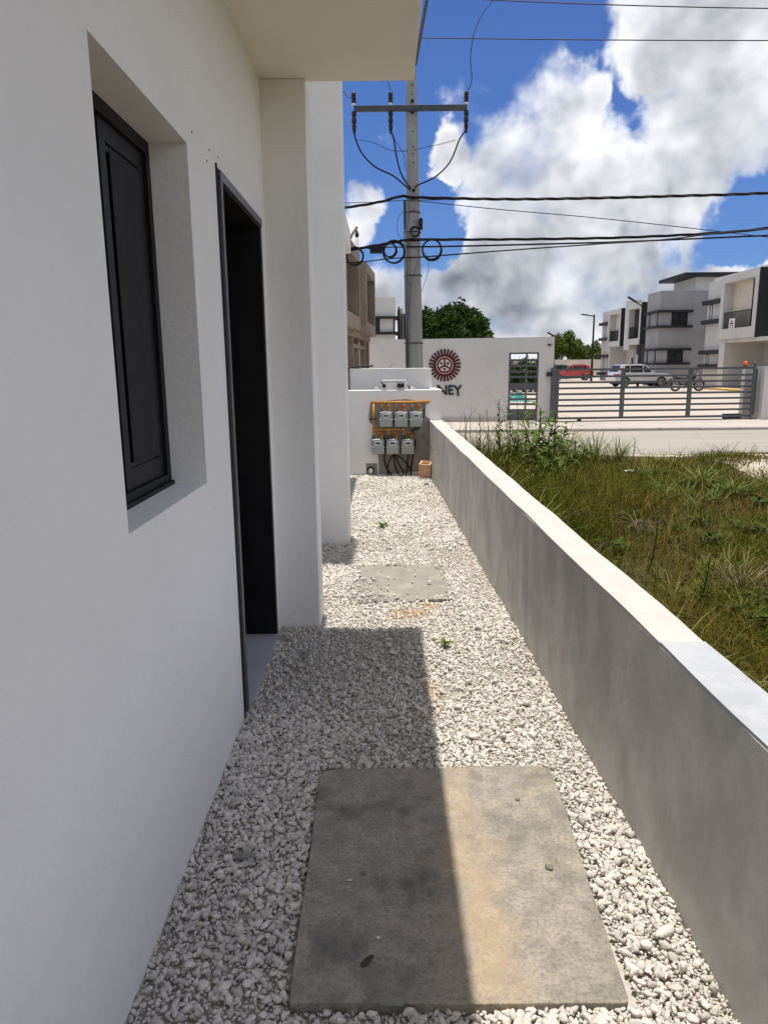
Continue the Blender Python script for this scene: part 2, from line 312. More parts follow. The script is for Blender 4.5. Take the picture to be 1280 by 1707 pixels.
# ------------------------------------------------------------------ mesh helpers
class MB:
    def __init__(s): s.v = []; s.f = []
    def add(s, vs, fs):
        o = len(s.v); s.v += [tuple(q) for q in vs]; s.f += [tuple(i+o for i in f) for f in fs]; return s
    def box(s, a, b):
        x0, y0, z0 = [min(a[i], b[i]) for i in range(3)]; x1, y1, z1 = [max(a[i], b[i]) for i in range(3)]
        return s.add([(x0,y0,z0),(x1,y0,z0),(x1,y1,z0),(x0,y1,z0),(x0,y0,z1),(x1,y0,z1),(x1,y1,z1),(x0,y1,z1)],
                     [(0,3,2,1),(4,5,6,7),(0,1,5,4),(1,2,6,5),(2,3,7,6),(3,0,4,7)])
    def obox(s, c, ax, ay, az):
        """box from centre and three half-axis vectors"""
        c, ax, ay, az = map(Vector, (c, ax, ay, az))
        vs = [c+ax*i+ay*j+az*k for k in (-1, 1) for j in (-1, 1) for i in (-1, 1)]
        fs = [(0,2,3,1),(4,5,7,6),(0,1,5,4),(1,3,7,5),(3,2,6,7),(2,0,4,6)]
        if ax.cross(ay).dot(az) < 0: fs = [f[::-1] for f in fs]
        return s.add(vs, fs)
    def tube(s, pts, r, n=8, cap=True, rs=None):
        pts = [Vector(p) for p in pts]; rings = []
        t0 = (pts[1]-pts[0]).normalized(); nrm = t0.orthogonal().normalized()
        vs = []
        for i, p in enumerate(pts):
            t = (pts[min(i+1, len(pts)-1)] - pts[max(i-1, 0)]).normalized()
            nrm = (nrm - t*nrm.dot(t))
            if nrm.length < 1e-6: nrm = t.orthogonal()
            nrm.normalize(); bn = t.cross(nrm); rr = rs[i] if rs else r
            for k in range(n):
                a = 2*math.pi*k/n; vs.append(p + (nrm*math.cos(a)+bn*math.sin(a))*rr)
        fs = [(i*n+k, i*n+(k+1) % n, (i+1)*n+(k+1) % n, (i+1)*n+k) for i in range(len(pts)-1) for k in range(n)]
        if cap: fs += [tuple(range(n))[::-1], tuple((len(pts)-1)*n+k for k in range(n))]
        return s.add(vs, fs)
    def cyl(s, a, b, r, n=12, r2=None): return s.tube([a, b], r, n, True, [r, r if r2 is None else r2])
    def torus(s, c, axis, Rm, r, n=28, k=8):
        c = Vector(c); axis = Vector(axis).normalized(); u = axis.orthogonal().normalized(); w = axis.cross(u); vs = []
        for i in range(n):
            a = 2*math.pi*i/n; e = u*math.cos(a)+w*math.sin(a)
            for j in range(k):
                q = 2*math.pi*j/k; vs.append(c+e*(Rm+r*math.cos(q))+axis*r*math.sin(q))
        return s.add(vs, [(i*k+j, ((i+1) % n)*k+j, ((i+1) % n)*k+(j+1) % k, i*k+(j+1) % k) for i in range(n) for j in range(k)])
    def prism(s, poly, fn, d0, d1):
        """extrude 2D outline poly between depths; fn(u, v, d) -> xyz"""
        n = len(poly)
        vs = [fn(u, v, d0) for u, v in poly]+[fn(u, v, d1) for u, v in poly]
        fs = [tuple(range(n)), tuple(range(2*n-1, n-1, -1))]+[(i, i+n, (i+1) % n+n, (i+1) % n) for i in range(n)]
        return s.add(vs, fs)
    def disc(s, c, axis, r, h, n=24):
        c = Vector(c); a = Vector(axis).normalized(); return s.cyl(c-a*h/2, c+a*h/2, r, n)
    def lathe(s, c, axis, prof, n=12):
        """prof: (distance along axis, radius)"""
        c = Vector(c); a = Vector(axis).normalized()
        return s.tube_profile([c+a*d for d, _ in prof], [r for _, r in prof], a, n)
    def tube_profile(s, pts, rs, a, n):
        u = a.orthogonal().normalized(); w = a.cross(u); vs = []
        for p, r in zip(pts, rs):
            for k in range(n):
                q = 2*math.pi*k/n; vs.append(p+(u*math.cos(q)+w*math.sin(q))*max(r, 1e-4))
        m_ = len(pts)
        fs = [(i*n+k, i*n+(k+1) % n, (i+1)*n+(k+1) % n, (i+1)*n+k) for i in range(m_-1) for k in range(n)]
        fs += [tuple(range(n))[::-1], tuple((m_-1)*n+k for k in range(n))]
        return s.add(vs, fs)
    def wall(s, fn, d0, d1, us, vs_, holes):
        """slab with rectangular holes; fn(u, v, d)->xyz; holes (u0,u1,v0,v1)"""
        U = sorted(set(list(us)+[h[i] for h in holes for i in (0, 1)])); V = sorted(set(list(vs_)+[h[i] for h in holes for i in (2, 3)]))
        def solid(i, j):
            if i < 0 or j < 0 or i >= len(U)-1 or j >= len(V)-1: return False
            cu = (U[i]+U[i+1])/2; cv = (V[j]+V[j+1])/2
            return not any(h[0] < cu < h[1] and h[2] < cv < h[3] for h in holes)
        for i in range(len(U)-1):
            for j in range(len(V)-1):
                if not solid(i, j): continue
                a, b, c, d = U[i], U[i+1], V[j], V[j+1]
                s.add([fn(a,c,d0), fn(b,c,d0), fn(b,d,d0), fn(a,d,d0)], [(0,1,2,3)])
                s.add([fn(a,c,d1), fn(b,c,d1), fn(b,d,d1), fn(a,d,d1)], [(3,2,1,0)])
                for (di, dj, p, q) in ((-1,0,(a,c),(a,d)), (1,0,(b,d),(b,c)), (0,-1,(b,c),(a,c)), (0,1,(a,d),(b,d))):
                    if not solid(i+di, j+dj):
                        s.add([fn(*p,d0), fn(*q,d0), fn(*q,d1), fn(*p,d1)], [(0,1,2,3)])
        return s

def mesh(name, mb, mt, parent=None, smooth=False, bevel=0.0, weld=False, fix=True):
    me = bpy.data.meshes.new(name); off = Vector((0, 0, 0))
    if parent is not None:
        p = parent
        while p is not None: off += p.location; p = p.parent
    me.from_pydata([Vector(v)-off for v in mb.v], [], mb.f); me.update()
    if fix or weld:
        b = bmesh.new(); b.from_mesh(me)
        if weld: bmesh.ops.remove_doubles(b, verts=b.verts, dist=1e-5)
        bmesh.ops.recalc_face_normals(b, faces=b.faces); b.to_mesh(me); b.free()
    me.materials.append(mt)
    if smooth: me.polygons.foreach_set('use_smooth', [True]*len(me.polygons))
    o = bpy.data.objects.new(name, me); COL.objects.link(o)
    if parent is not None: o.parent = parent
    if bevel:
        md = o.modifiers.new('bevel', 'BEVEL'); md.width = bevel; md.segments = 2; md.limit_method = 'ANGLE'
    return o
def raw(name, V, F, mt, parent=None, smooth=False):
    """numpy verts (n,3) and equal-size faces (m,k)"""
    me = bpy.data.meshes.new(name); V = np.asarray(V, np.float32); F = np.asarray(F, np.int32); k = F.shape[1]
    me.vertices.add(len(V)); me.vertices.foreach_set('co', V.ravel())
    me.loops.add(F.size); me.loops.foreach_set('vertex_index', F.ravel())
    me.polygons.add(len(F)); me.polygons.foreach_set('loop_start', np.arange(0, F.size, k, dtype=np.int32))
    me.polygons.foreach_set('loop_total', np.full(len(F), k, np.int32))
    if smooth: me.polygons.foreach_set('use_smooth', np.ones(len(F), bool))
    me.update(calc_edges=True); me.validate(); me.materials.append(mt)
    o = bpy.data.objects.new(name, me); COL.objects.link(o)
    if parent is not None: o.parent = parent
    return o
def tag(o, label=None, cat=None, group=None, kind=None):
    if label: o['label'] = label
    if cat: o['category'] = cat
    if group: o['group'] = group
    if kind: o['kind'] = kind
    return o
def thing(name, loc, label, cat, group=None):
    o = bpy.data.objects.new(name, None); o.empty_display_size = .2; COL.objects.link(o); o.location = loc
    return tag(o, label, cat, group)
def struct(name, mb, mt, **k): return tag(mesh(name, mb, mt, **k), kind='structure')
def copy_tree(o, parent=None):
    c = o.copy(); COL.objects.link(c); c.parent = parent
    for ch in o.children: copy_tree(ch, c)
    return c
XW = lambda u, v, d: (d, u, v)      # wall in the YZ plane (u=Y, v=Z, d=X)
YW = lambda u, v, d: (u, d, v)      # wall in the XZ plane (u=X, v=Z, d=Y)
def bez(p0, p1, p2, p3, n=14):
    p0, p1, p2, p3 = map(Vector, (p0, p1, p2, p3)); out = []
    for i in range(n+1):
        t = i/n; out.append(p0*(1-t)**3+p1*3*t*(1-t)**2+p2*3*t*t*(1-t)+p3*t**3)
    return out
def spline(pts, n=8):
    pts = [Vector(p) for p in pts]; out = []
    for i in range(len(pts)-1):
        a = pts[max(i-1, 0)]; b = pts[i]; c = pts[i+1]; d = pts[min(i+2, len(pts)-1)]
        for k in range(n):
            t = k/n; out.append(.5*((2*b)+(c-a)*t+(2*a-5*b+4*c-d)*t*t+(3*b-a-3*c+d)*t**3))
    return out+[pts[-1]]

# ================================================================== SETTING
GZ = -0.08
struct('ground', MB().add([(-1500,-300,GZ),(1500,-300,GZ),(1500,2500,GZ),(-1500,2500,GZ)], [(0,1,2,3)]), M_ground)
struct('road', MB().box((-90, 13.5, GZ-.1), (120, 18.15, GZ+.012)), M_road)
struct('parking_area', MB().add([(-25,20.3,-.012),(75,20.3,-.012),(75,150,-.012),(-25,150,-.012)], [(0,1,2,3)]), M_park)
struct('pavement', MB().box((-60, 18.32, GZ-.1), (90, 20.75, 0.0)), M_walk)
kb = thing('kerb', (0, 18.2, GZ), 'low concrete kerb between the dusty road and the pavement', 'kerb')
kproto = None
for i in range(26):
    x0 = -6+i*1.0
    if kproto is None:
        kproto = mesh('kerb_stone', MB().box((0.006, -.07, -.1), (.994, .115, .082)), M_walk); kproto.parent = kb; o = kproto
    else: o = kproto.copy(); COL.objects.link(o); o.parent = kb
    o.location = (x0, 0, random.uniform(-.006, .004))
def irregular_sheet(name, pts, z, mt):
    return struct(name, MB().add([(x, y, z) for x, y in pts], [tuple(range(len(pts)))]), mt)
# sandy verge where the road frays into the lot
vp = []
for i in range(40): vp.append((2.0+i*1.2, 13.05+.5*math.sin(i*1.7)+.3*math.sin(i*.6)-(.5 if i > 5 else 0)))
irregular_sheet('sandy_verge', [(2, 13.9)]+[(60, 13.9)]+vp[::-1], GZ+.006, M_sand)
sp = [(P(x, y, Z=GZ).x, P(x, y, Z=GZ).y) for x, y in ((1185,768),(1215,775),(1240,790),(1268,802),(1300,812),(1400,830),(1500,800),(1400,765),(1260,757),(1200,758))]
irregular_sheet('sandy_patch', sp, GZ+.010, M_sand)

# ================================================================== HOUSE (left)
WX = -0.662
house = thing('house', (WX, 2, 0), 'white plastered house with recessed window, black doorway and flat overhang along the gravel strip', 'house')
W = MB(); wnd = (1.79, 2.62, 1.18, 2.352); dr = (3.06, 4.085, -.2, 2.38)
W.wall(XW, WX, WX-.30, (-4, 6.45), (-.2, 6.6), [wnd, dr])
mesh('wall', W, M_plaster, house, weld=True)
mesh('far_wall', MB().box((WX-.30, 6.70, -.2), (WX-.02, 13.0, 6.6)), M_plaster, house)
mesh('rear_wall', MB().box((-8.2, -4.2, -.2), (-8, 13, 6.6)), M_plaster, house)
mesh('end_wall', MB().box((-8, -4.25, -.2), (WX-.01, -4.0, 6.6)), M_plaster, house)
mesh('gable_wall', MB().box((-8, 13.0, -.2), (WX-.02, 13.2, 6.6)), M_plaster, house)
mesh('roof', MB().box((-8.2, -4.25, 6.6), (WX+.002, 13.2, 6.75)), M_plaster, house)
OVX = .18
mesh('overhang', MB().box((WX-.05, -4.2, 3.145), (OVX, 4.33, 3.42)), M_soffit, house, bevel=.006)
mesh('pilaster', MB().box((WX-.05, 4.275, -.2), (-.417, 4.52, 3.1455)), M_plaster, house, bevel=.008)
mesh('fin_wall', MB().box((WX-.05, 6.40, -.2), (-.331, 6.70, 6.6)), M_plaster, house, bevel=.008)
mesh('upper_balcony', MB().box((WX-.05, 5.86, 4.45), (-.331, 6.397, 5.5)), M_plaster, house)
q = P(584.5, 423, Z=3.145)
mesh('far_overhang', MB().box((WX-.05, 6.703, 3.145), (q.x, q.y, 3.43)), M_soffit, house, bevel=.006)
# window
win = mesh('window', MB().wall(XW, -0.7920, -0.8550, (1.785, 2.625), (1.175, 2.357), [(1.83, 2.58, 1.222, 2.31)]), M_black, house, weld=True)
fr = MB()
for (y0, y1) in ((1.832, 2.215), (2.20, 2.578)):
    off = 0 if y0 > 2 else .022
    fr.wall(XW, -0.8060-off, -0.8250-off, (y0, y1), (1.224, 2.308), [(y0+.048, y1-.048, 1.29, 2.252)])
mesh('sash', fr, M_sash, win, weld=True)
for (y0, y1, off) in ((1.878, 2.17, .022), (2.246, 2.532, 0)):
    mesh('pane', MB().box((-0.8130-off, y0, 1.288), (-0.8180-off, y1, 2.254)), M_glass, win)
mesh('insect_screen', MB().box((-0.8000, 2.262, 1.30), (-0.8025, 2.516, 2.24)), M_mesh, win)
mesh('window_track', MB().box((-0.7780, 1.80, 1.176), (-0.7915, 2.61, 1.196)), M_black, win)
mesh('window_sill', MB().box((WX-.002, 1.7915, 1.165), (-0.7900, 2.6185, 1.1815)), M_plaster, house)
mesh('room_back', MB().box((-1.1, 1.6, 1.0), (-1.12, 2.8, 2.5)), M_black, house)
for (hx_, hy_) in ((349,250),(345,268),(363,262),(320,220)):
    hq = P(hx_, hy_, X=WX); mesh('nail_hole', MB().cyl((WX-.004, hq.y, hq.z), (WX+.0015, hq.y, hq.z), .0045, 8), M_charcoal, house)
# doorway
door = mesh('door_frame', MB().box((WX+.006, 3.055, .03), (-.95, 3.105, 2.388)).box((WX+.006, 4.042, .03), (-.95, 4.092, 2.388)).box((WX+.0055, 3.104, 2.335), (-.949, 4.043, 2.3875)), M_black, house, bevel=.003)
mesh('frame_edge', MB().box((WX+.0062, 3.062, .03), (WX+.016, 3.096, 2.35)).box((WX+.0062, 3.062, 2.342), (WX+.0165, 4.05, 2.378)), M_greyalu, door)
leaf = mesh('door_leaf', MB().box((-.885, 3.108, .036), (-.935, 4.039, 2.332)), M_black, house)
mesh('handle', MB().cyl((-.885, 3.22, 1.02), (-.84, 3.22, 1.02), .009).cyl((-.842, 3.215, 1.02), (-.842, 3.34, 1.02), .009), M_steel, leaf)
mesh('threshold', MB().box((WX+.012, 3.052, -.2), (-.96, 4.088, .032)), M_tile, house)
mesh('sealant_bead', MB().box((WX+.0005, 3.044, .0), (WX+.006, 3.0565, 2.40)), M_charcoal, door)

# ================================================================== GRAVEL STRIP
def wallx(y): return .873-(y-1.475)*(.205/9.125)
bed = MB(); ys = np.linspace(-.6, 10.66, 30)
bv = []
for y in ys: bv += [(WX-.02, y, -.027), (wallx(y)+.05, y, -.027)]
bed.add(bv, [(2*i, 2*i+1, 2*i+3, 2*i+2) for i in range(len(ys)-1)])
struct('gravel_bed', bed, M_bed)

def ico(sub):
    b = bmesh.new(); bmesh.ops.create_icosphere(b, subdivisions=sub, radius=1.0)
    V = np.array([v.co[:] for v in b.verts]); F = np.array([[v.index for v in f.verts] for f in b.faces]); b.free(); return V, F
def stone_protos(sub, n):
    V0, F0 = ico(sub); out = []
    for _ in range(n):
        V = V0.copy()
        for _k in range(10):
            nn = rng.normal(size=3); nn /= np.linalg.norm(nn); h = rng.uniform(.38, .84); dd = V@nn
            V = V-np.outer(np.clip(dd-h, 0, None)*.97, nn)
        V *= 1+rng.normal(0, .05, (len(V), 1))
        V *= np.array([1.22, rng.uniform(.72, 1.05), rng.uniform(.6, .95)]); out.append(V)
    return np.array(out), F0
def rotmats(n):
    q = rng.normal(size=(n, 4)); q /= np.linalg.norm(q, axis=1, keepdims=True); w, x, y, z = q.T
    return np.stack([np.stack([1-2*(y*y+z*z), 2*(x*y-z*w), 2*(x*z+y*w)], -1), np.stack([2*(x*y+z*w), 1-2*(x*x+z*z), 2*(y*z-x*w)], -1),
                     np.stack([2*(x*z-y*w), 2*(y*z+x*w), 1-2*(x*x+y*y)], -1)], 1)
LIDS = [(-.262, .632, 1.535, 2.625), (-.25, .46, 4.72, 5.64)]
def vnoise(x, y, s, seed):
    return (np.sin(x*s*1.3+seed)*np.cos(y*s+seed*2.1)+np.sin((x+y)*s*.7+seed*3.3)+np.sin(x*s*2.1-y*s*1.7+seed))/3
def scatter(y0, y1, sp, rmed, keep2=.35):
    xs = np.arange(WX+.0, 1.0, sp); yy = np.arange(y0, y1, sp*.87)
    X, Y = np.meshgrid(xs, yy); X = X+(np.arange(len(yy)) % 2)[:, None]*sp/2
    X = (X+rng.normal(0, sp*.28, X.shape)).ravel(); Y = (Y+rng.normal(0, sp*.28, Y.shape)).ravel()
    n = len(X); r = rmed*np.exp(rng.normal(0, .40, n))*(1+.25*vnoise(X, Y, 3.1, 1.0)); r = np.clip(r, rmed*.5, rmed*2.3)
    ok = (X > WX-.004+r*.5) & (X < wallx(Y)+.004-r*.5)
    # not inside the lids
    a = LIDS[0]; cx, cy = (a[0]+a[1])/2, (a[2]+a[3])/2
    inside = (X > a[0]-.002-r*.5) & (X < a[1]+.002+r*.5) & (Y > a[2]-.008-r*.4) & (Y < a[3]+.004+r*.5)
    ok &= ~inside
    b = LIDS[1]; edge = np.minimum(np.minimum(X-b[0], b[1]-X), np.minimum(Y-b[2], b[3]-Y)) - .05*vnoise(X, Y, 9, 4.0)
    cover = (X < .02)*(Y < 5.25)
    pr = np.where(edge > 0, np.where(cover > 0, np.clip(.34-edge*1.3, .03, 1), np.clip(.25-edge*4, .006, 1)), 1.0)
    ok &= rng.random(n) < pr
    # pilaster, fin, door
    ok &= ~((X < -.415) & (Y > 4.27) & (Y < 4.525)); ok &= ~((X < -.329) & (Y > 6.395) & (Y < 6.705))
    X, Y, r = X[ok], Y[ok], r[ok]
    onlid = (X > b[0]) & (X < b[1]) & (Y > b[2]) & (Y < b[3])
    Z = np.where(onlid, .004, -.020)+r*.55+rng.random(len(X))*rmed*.75
    Z += .008*vnoise(X, Y, 4.0, 2.0)*(~onlid)
    Z += .02*np.exp(-(X-WX)/.06)*(~onlid)*.5
    return np.stack([X, Y, Z], 1), r
def stones(pts, r, protos, F):
    n = len(pts); idx = rng.integers(0, len(protos), n); Rm = rotmats(n)
    V = np.einsum('nij,nkj->nki', Rm, protos[idx])*r[:, None, None]
    V[:, :, 2] *= .85; V += pts[:, None, :]; k = protos.shape[1]
    return V.reshape(-1, 3), (F[None]+(np.arange(n)*k)[:, None, None]).reshape(-1, 3)
gVs, gFs, off = [], [], 0
pa, Fa = stone_protos(2, 40); pb, Fb = stone_protos(1, 40)
for (y0, y1, sp, rm, pp, FF) in ((-.75, .55, .0165, .0105, pb, Fb), (.55, 3.5, .0122, .0080, pa, Fa), (3.5, 6.1, .0134, .0087, pb, Fb), (6.1, 10.64, .0178, .0115, pb, Fb)):
    pts, r = scatter(y0, y1, sp, rm); big_ = r > np.quantile(r, .62 if pp is pa else 1.0)
    for (sel, p_, f_) in ((big_, pa, Fa), (~big_, pb, Fb)):
        if sel.any(): V, F = stones(pts[sel], r[sel], p_, f_); gVs.append(V); gFs.append(F+off); off += len(V)
# bigger loose stones strewn in the near strip
nb = 300; X = rng.uniform(WX+.02, .86, nb); Y = .6+rng.random(nb)**1.5*3.6; r = rng.uniform(.013, .023, nb)
a = LIDS[0]; ok = ~((X > a[0]-.02) & (X < a[1]+.02) & (Y > a[2]-.025) & (Y < a[3]+.02)) & (X < wallx(Y)-.02)
pts = np.stack([X, Y, r*.55-.004], 1)[ok]; V, F = stones(pts, r[ok], pa, Fa); gVs.append(V); gFs.append(F+off)
tag(raw('gravel', np.concatenate(gVs), np.concatenate(gFs), M_stone, smooth=False), 'pale limestone gravel spread between the house and the low wall', 'gravel', kind='stuff')

# concrete lids
def lid(name, quad, z0, z1, label, cut, mt):
    a, b, c, d = [Vector((q[0], q[1])) for q in quad]  # near-left, near-right, far-right, far-left
    pts = []
    corners = [a, b, c, d]
    for i in range(4):
        p = corners[i]; pv = corners[i-1]; nx = corners[(i+1) % 4]; cu = cut[i]
        e0 = (pv-p).normalized(); e1 = (nx-p).normalized()
        for t in range(4):
            u = t/3; q = p+e0*cu*(1-u)**2+e1*cu*u**2; pts.append(q)
        n = 8
        for k in range(1, n):
            q = p+e1*cu + ((nx-e1*cut[(i+1) % 4])-(p+e1*cu))*(k/n); pts.append(q+Vector((random.uniform(-.003, .003), random.uniform(-.003, .003))))
    mb = MB().prism([(q.x, q.y) for q in pts], lambda u, v, dd: (u, v, dd), z0, z1)
    o = mesh(name, mb, mt, bevel=.006); return tag(o, label, 'concrete lid')
Z1 = .012
qd = [P(482, 1672, Z=Z1), P(1050, 1672, Z=Z1), P(916, 1275, Z=Z1), P(535, 1283, Z=Z1)]
lid('concrete_lid', qd, -.07, Z1, 'large stained concrete lid set in gravel before the doorway, half in shade', [.012, .02, .075, .055], M_lid)
qd2 = [(-.25, 4.70), (.47, 4.74), (.455, 5.66), (-.26, 5.62)]
lid('concrete_lid', qd2, -.07, .002, 'sunlit grey concrete lid partly strewn with gravel, beyond the doorway', [.05, .05, .08, .05], M_lid2)

# loose bits on lid and gravel
def pebble(px, py, r, z, mt, label, cat='stone', name='pebble', sq=.7):
    p = P(px, py, Z=z); V, F = pa[random.randrange(len(pa))], Fa
    o = raw(name, V*r*np.array([1, 1, sq]), F, mt, smooth=False); o.location = (p.x, p.y, z+r*sq*.42); o.rotation_euler = (0, 0, random.random()*6); return tag(o, label, cat)
pebble(862, 1333, .010, Z1, M_stonegrey, 'small dark pebble near the rounded far corner of the large concrete lid')
pebble(913, 1446, .016, Z1, M_stonegrey, 'grey flat pebble lying on the sunlit half of the large concrete lid')
pebble(606, 1456, .011, Z1, M_stonegrey, 'small dark pebble lying on the shaded half of the large concrete lid', sq=.6)
pebble(583, 1468, .008, Z1, M_rubble, 'tiny white pebble on the shaded half of the large concrete lid')
pebble(630, 1563, .007, Z1, M_rubble, 'tiny pale pebble near the near edge of the large concrete lid')
pebble(1107, 1560, .036, .0, M_stone, 'largest pale rock lying on the gravel between the large lid and low wall', cat='rock', name='rock')
pebble(710, 808, .05, .0, M_stonegrey, 'dark stone lying on the gravel in front of the clay block', name='rock', cat='rock', sq=.5)
def scrap(name, px, py, z, w, h, ang, mt, label, cat):
    p = P(px, py, Z=z); mb = MB(); n = 5; vs = []
    for i in range(n+1):
        t = i/n-.5
        for s_ in (-1, 1): vs.append((t*w, s_*h*.5*(1-abs(t)*.8), .012*math.sin(t*5)*abs(t)+.004))
    top = [(2*i, 2*i+2, 2*i+3, 2*i+1) for i in range(n)]
    mb.add(vs, top); mb.add([(x, y, zz-.002) for x, y, zz in vs], [f[::-1] for f in top])
    o = mesh(name, mb, mt, fix=False); o.location = (p.x, p.y, z+.006); o.rotation_euler = (R(8), R(-6), ang); return tag(o, label, cat)
scrap('dry_leaf', 612, 1606, Z1, .04, .018, .6, M_root, 'curled dark dry leaf lying on the shaded half of the large concrete lid', 'leaf')
scrap('plastic_scrap', 410, 1430, .004, .075, .03, -.2, M_scrap, 'flat grey strip of debris on shaded gravel beside the house wall', 'debris')
scrap('plastic_scrap', 652, 1674, Z1-.004, .07, .03, -.3, M_scrap, 'grey plastic scrap lying at the near edge of the large concrete lid', 'debris')
scrap('plastic_scrap', 512, 1090, .006, .12, .025, 1.45, M_scrap, 'thin pale sliver of debris on shaded gravel before the doorway', 'debris')

# ================================================================== LOW WALL
lw = thing('low_wall', (.8, 5, 0), 'long low bare concrete boundary wall between the gravel and the weedy lot', 'wall')
def wtop(y): return .738+(y-1.5)*.0080
def wth(y): return .135+(y-1.5)*.0060
def wallmesh(y0, y1, z0f, z1f, n, grow=0.0, wob=.0025, seed=0):
    mb = MB(); ysl = np.linspace(y0, y1, n); vs = []
    for y in ysl:
        w1 = wob*(math.sin(y*3.1+seed)+math.sin(y*7.7+seed*2)*.6); w2 = wob*.9*(math.sin(y*4.3+seed*3)+math.sin(y*11.3)*.7+math.sin(y*23)*.35)
        xa = wallx(y)-grow+w1; xb = wallx(y)+wth(y)+grow+w2; z0 = z0f(y); z1 = z1f(y)+wob*.8*math.sin(y*5+seed)
        vs += [(xa, y, z0), (xb, y, z0), (xb, y, z1), (xa, y, z1)]
    fs = [(4*i+k, 4*i+(k+1) % 4, 4*i+4+(k+1) % 4, 4*i+4+k) for i in range(n-1) for k in range(4)]+[(0, 3, 2, 1), (4*n-4, 4*n-3, 4*n-2, 4*n-1)]
    return mb.add(vs, fs)
mesh('wall_body', wallmesh(-.8, 10.64, lambda y: -.2, lambda y: wtop(y)-.012, 70), M_conc, lw)
c1 = mesh('coping', wallmesh(2.11, 10.64, lambda y: wtop(y)-.016, wtop, 90, .002, .0022, 1.0), M_cope, lw); c1['label'] = 'smooth cream coping skim'
c2 = mesh('coping', wallmesh(-.8, 2.108, lambda y: wtop(y)-.016, lambda y: wtop(y)+.001, 60, .0035, .003, 2.0), M_cope2, lw); c2['label'] = 'rough grey white coping skim'

# ================================================================== METER ENCLOSURE AT THE END
MY = 10.65
enc = thing('meter_wall', (.1, MY, 0), 'low white wall carrying the gas meters with bare cement patch', 'wall')
pm = lambda x, y, yy=MY: P(x, y, Y=yy)
mesh('front_wall', MB().box((-.68, MY, -.2), (.852, MY+.14, 1.26)), M_plaster, enc, bevel=.008)
mesh('side_wall', MB().box((.712, MY+.142, -.2), (.85, MY+1.0, 1.257)), M_plaster, enc, bevel=.008)
U = lambda u, v: (600+u/8, 640+v/8)
pp = [(140,235),(330,228),(470,215),(600,203),(700,215),(880,246),(872,330),(868,400),(885,440),(930,462),(931,700),(931,1000),(931,1130),(790,1165),(520,1190),(250,1205),(247,1050),(240,950),(200,930),(160,905),(148,820),(150,740),(172,630),(166,545),(124,505),(116,420),(128,330)]
mesh('cement_patch', MB().prism([(pm(*U(*t)).x, max(pm(*U(*t)).z, -.02)) for t in pp], YW, MY-.004, MY+.01), M_patch, enc)
bw = thing('back_wall', (.1, MY+.62, 0), 'taller white wall standing behind the gas meter wall', 'wall')
by = MY+.62
mesh('wall_body', MB().box((pm(583,613,by).x, by, -.2), (pm(721,614,by).x-.02, by+.14, pm(650,614,by).z)), M_plaster, bw, bevel=.006)
hp = MB().tube(spline([pm(579,650,by-.02), pm(579,625,by-.02), pm(581,615,by-.02), pm(592,611.5,by+.0), pm(622,610,by+.05)], 6), .014, 8)
tag(mesh('black_hose', hp, M_cable, smooth=True), 'thick black hose bent over the top of the taller white wall', 'hose')
wr = MB().tube(spline([pm(648,614,by+.05), pm(652,609,by+.05), pm(660,607.5,by+.05)], 5), .004, 6)
tag(mesh('wire_stub', wr, M_wire), 'short thin wire end sticking up from the taller white wall', 'wire')

# white pump housing on the wall
fy = MY+.06
fx = thing('valve_box', pm(650,650,fy), 'small white plastic valve box with two dark fittings, on the gas meter wall', 'valve box')
zb = 1.258
mesh('housing', MB().prism([(pm(632,1,fy).x, zb), (pm(676,1,fy).x, zb), (pm(676,1,fy).x, zb+.115), (pm(669,1,fy).x, zb+.135), (pm(638,1,fy).x, zb+.12), (pm(631,1,fy).x, zb+.09)], YW, fy-.03, fy+.09), M_pvcwhite, fx, bevel=.008)
mesh('lid', MB().box((pm(630,1,fy).x, fy-.045, zb+.128), (pm(674,1,fy).x, fy+.1, zb+.145)), M_pvcwhite, fx, bevel=.005)
mesh('dark_fitting', MB().cyl((pm(662,1,fy).x, fy-.035, zb+.065), (pm(662,1,fy).x, fy-.07, zb+.065), .034, 14).cyl((pm(667,1,fy).x, fy-.035, zb+.065), (pm(667,1,fy).x, fy-.068, zb+.065), .033, 14), M_cable, fx)
mesh('valve_handle', MB().cyl((pm(634,1,fy).x, fy-.03, zb+.06), (pm(634,1,fy).x, fy-.06, zb+.06), .028, 12).tube([(pm(634,1,fy).x, fy-.05, zb+.075), (pm(628,1,fy).x, fy-.05, zb+.115)], .009, 6), M_cable, fx)
mesh('outlet_hose', MB().tube(spline([(pm(676,1,fy).x, fy, zb+.06), (pm(680,1,fy).x, fy, zb+.05), (pm(681,1,fy).x, fy, zb-.0)], 5), .008, 6), M_cable, fx)
for xx, lb in ((620, 'small white pipe clip beside the valve box, by its handle end'), (686, 'small white pipe clip beside the valve box, by its hose end')):
    cxx = pm(xx, 1, fy).x
    tag(mesh('pipe_clip', MB().torus((cxx, fy, zb+.018), (0, 1, 0), .02, .007, 16, 6).box((cxx-.035, fy-.02, zb-.004), (cxx+.035, fy+.02, zb+.004)), M_pvcwhite), lb, 'pipe clip')

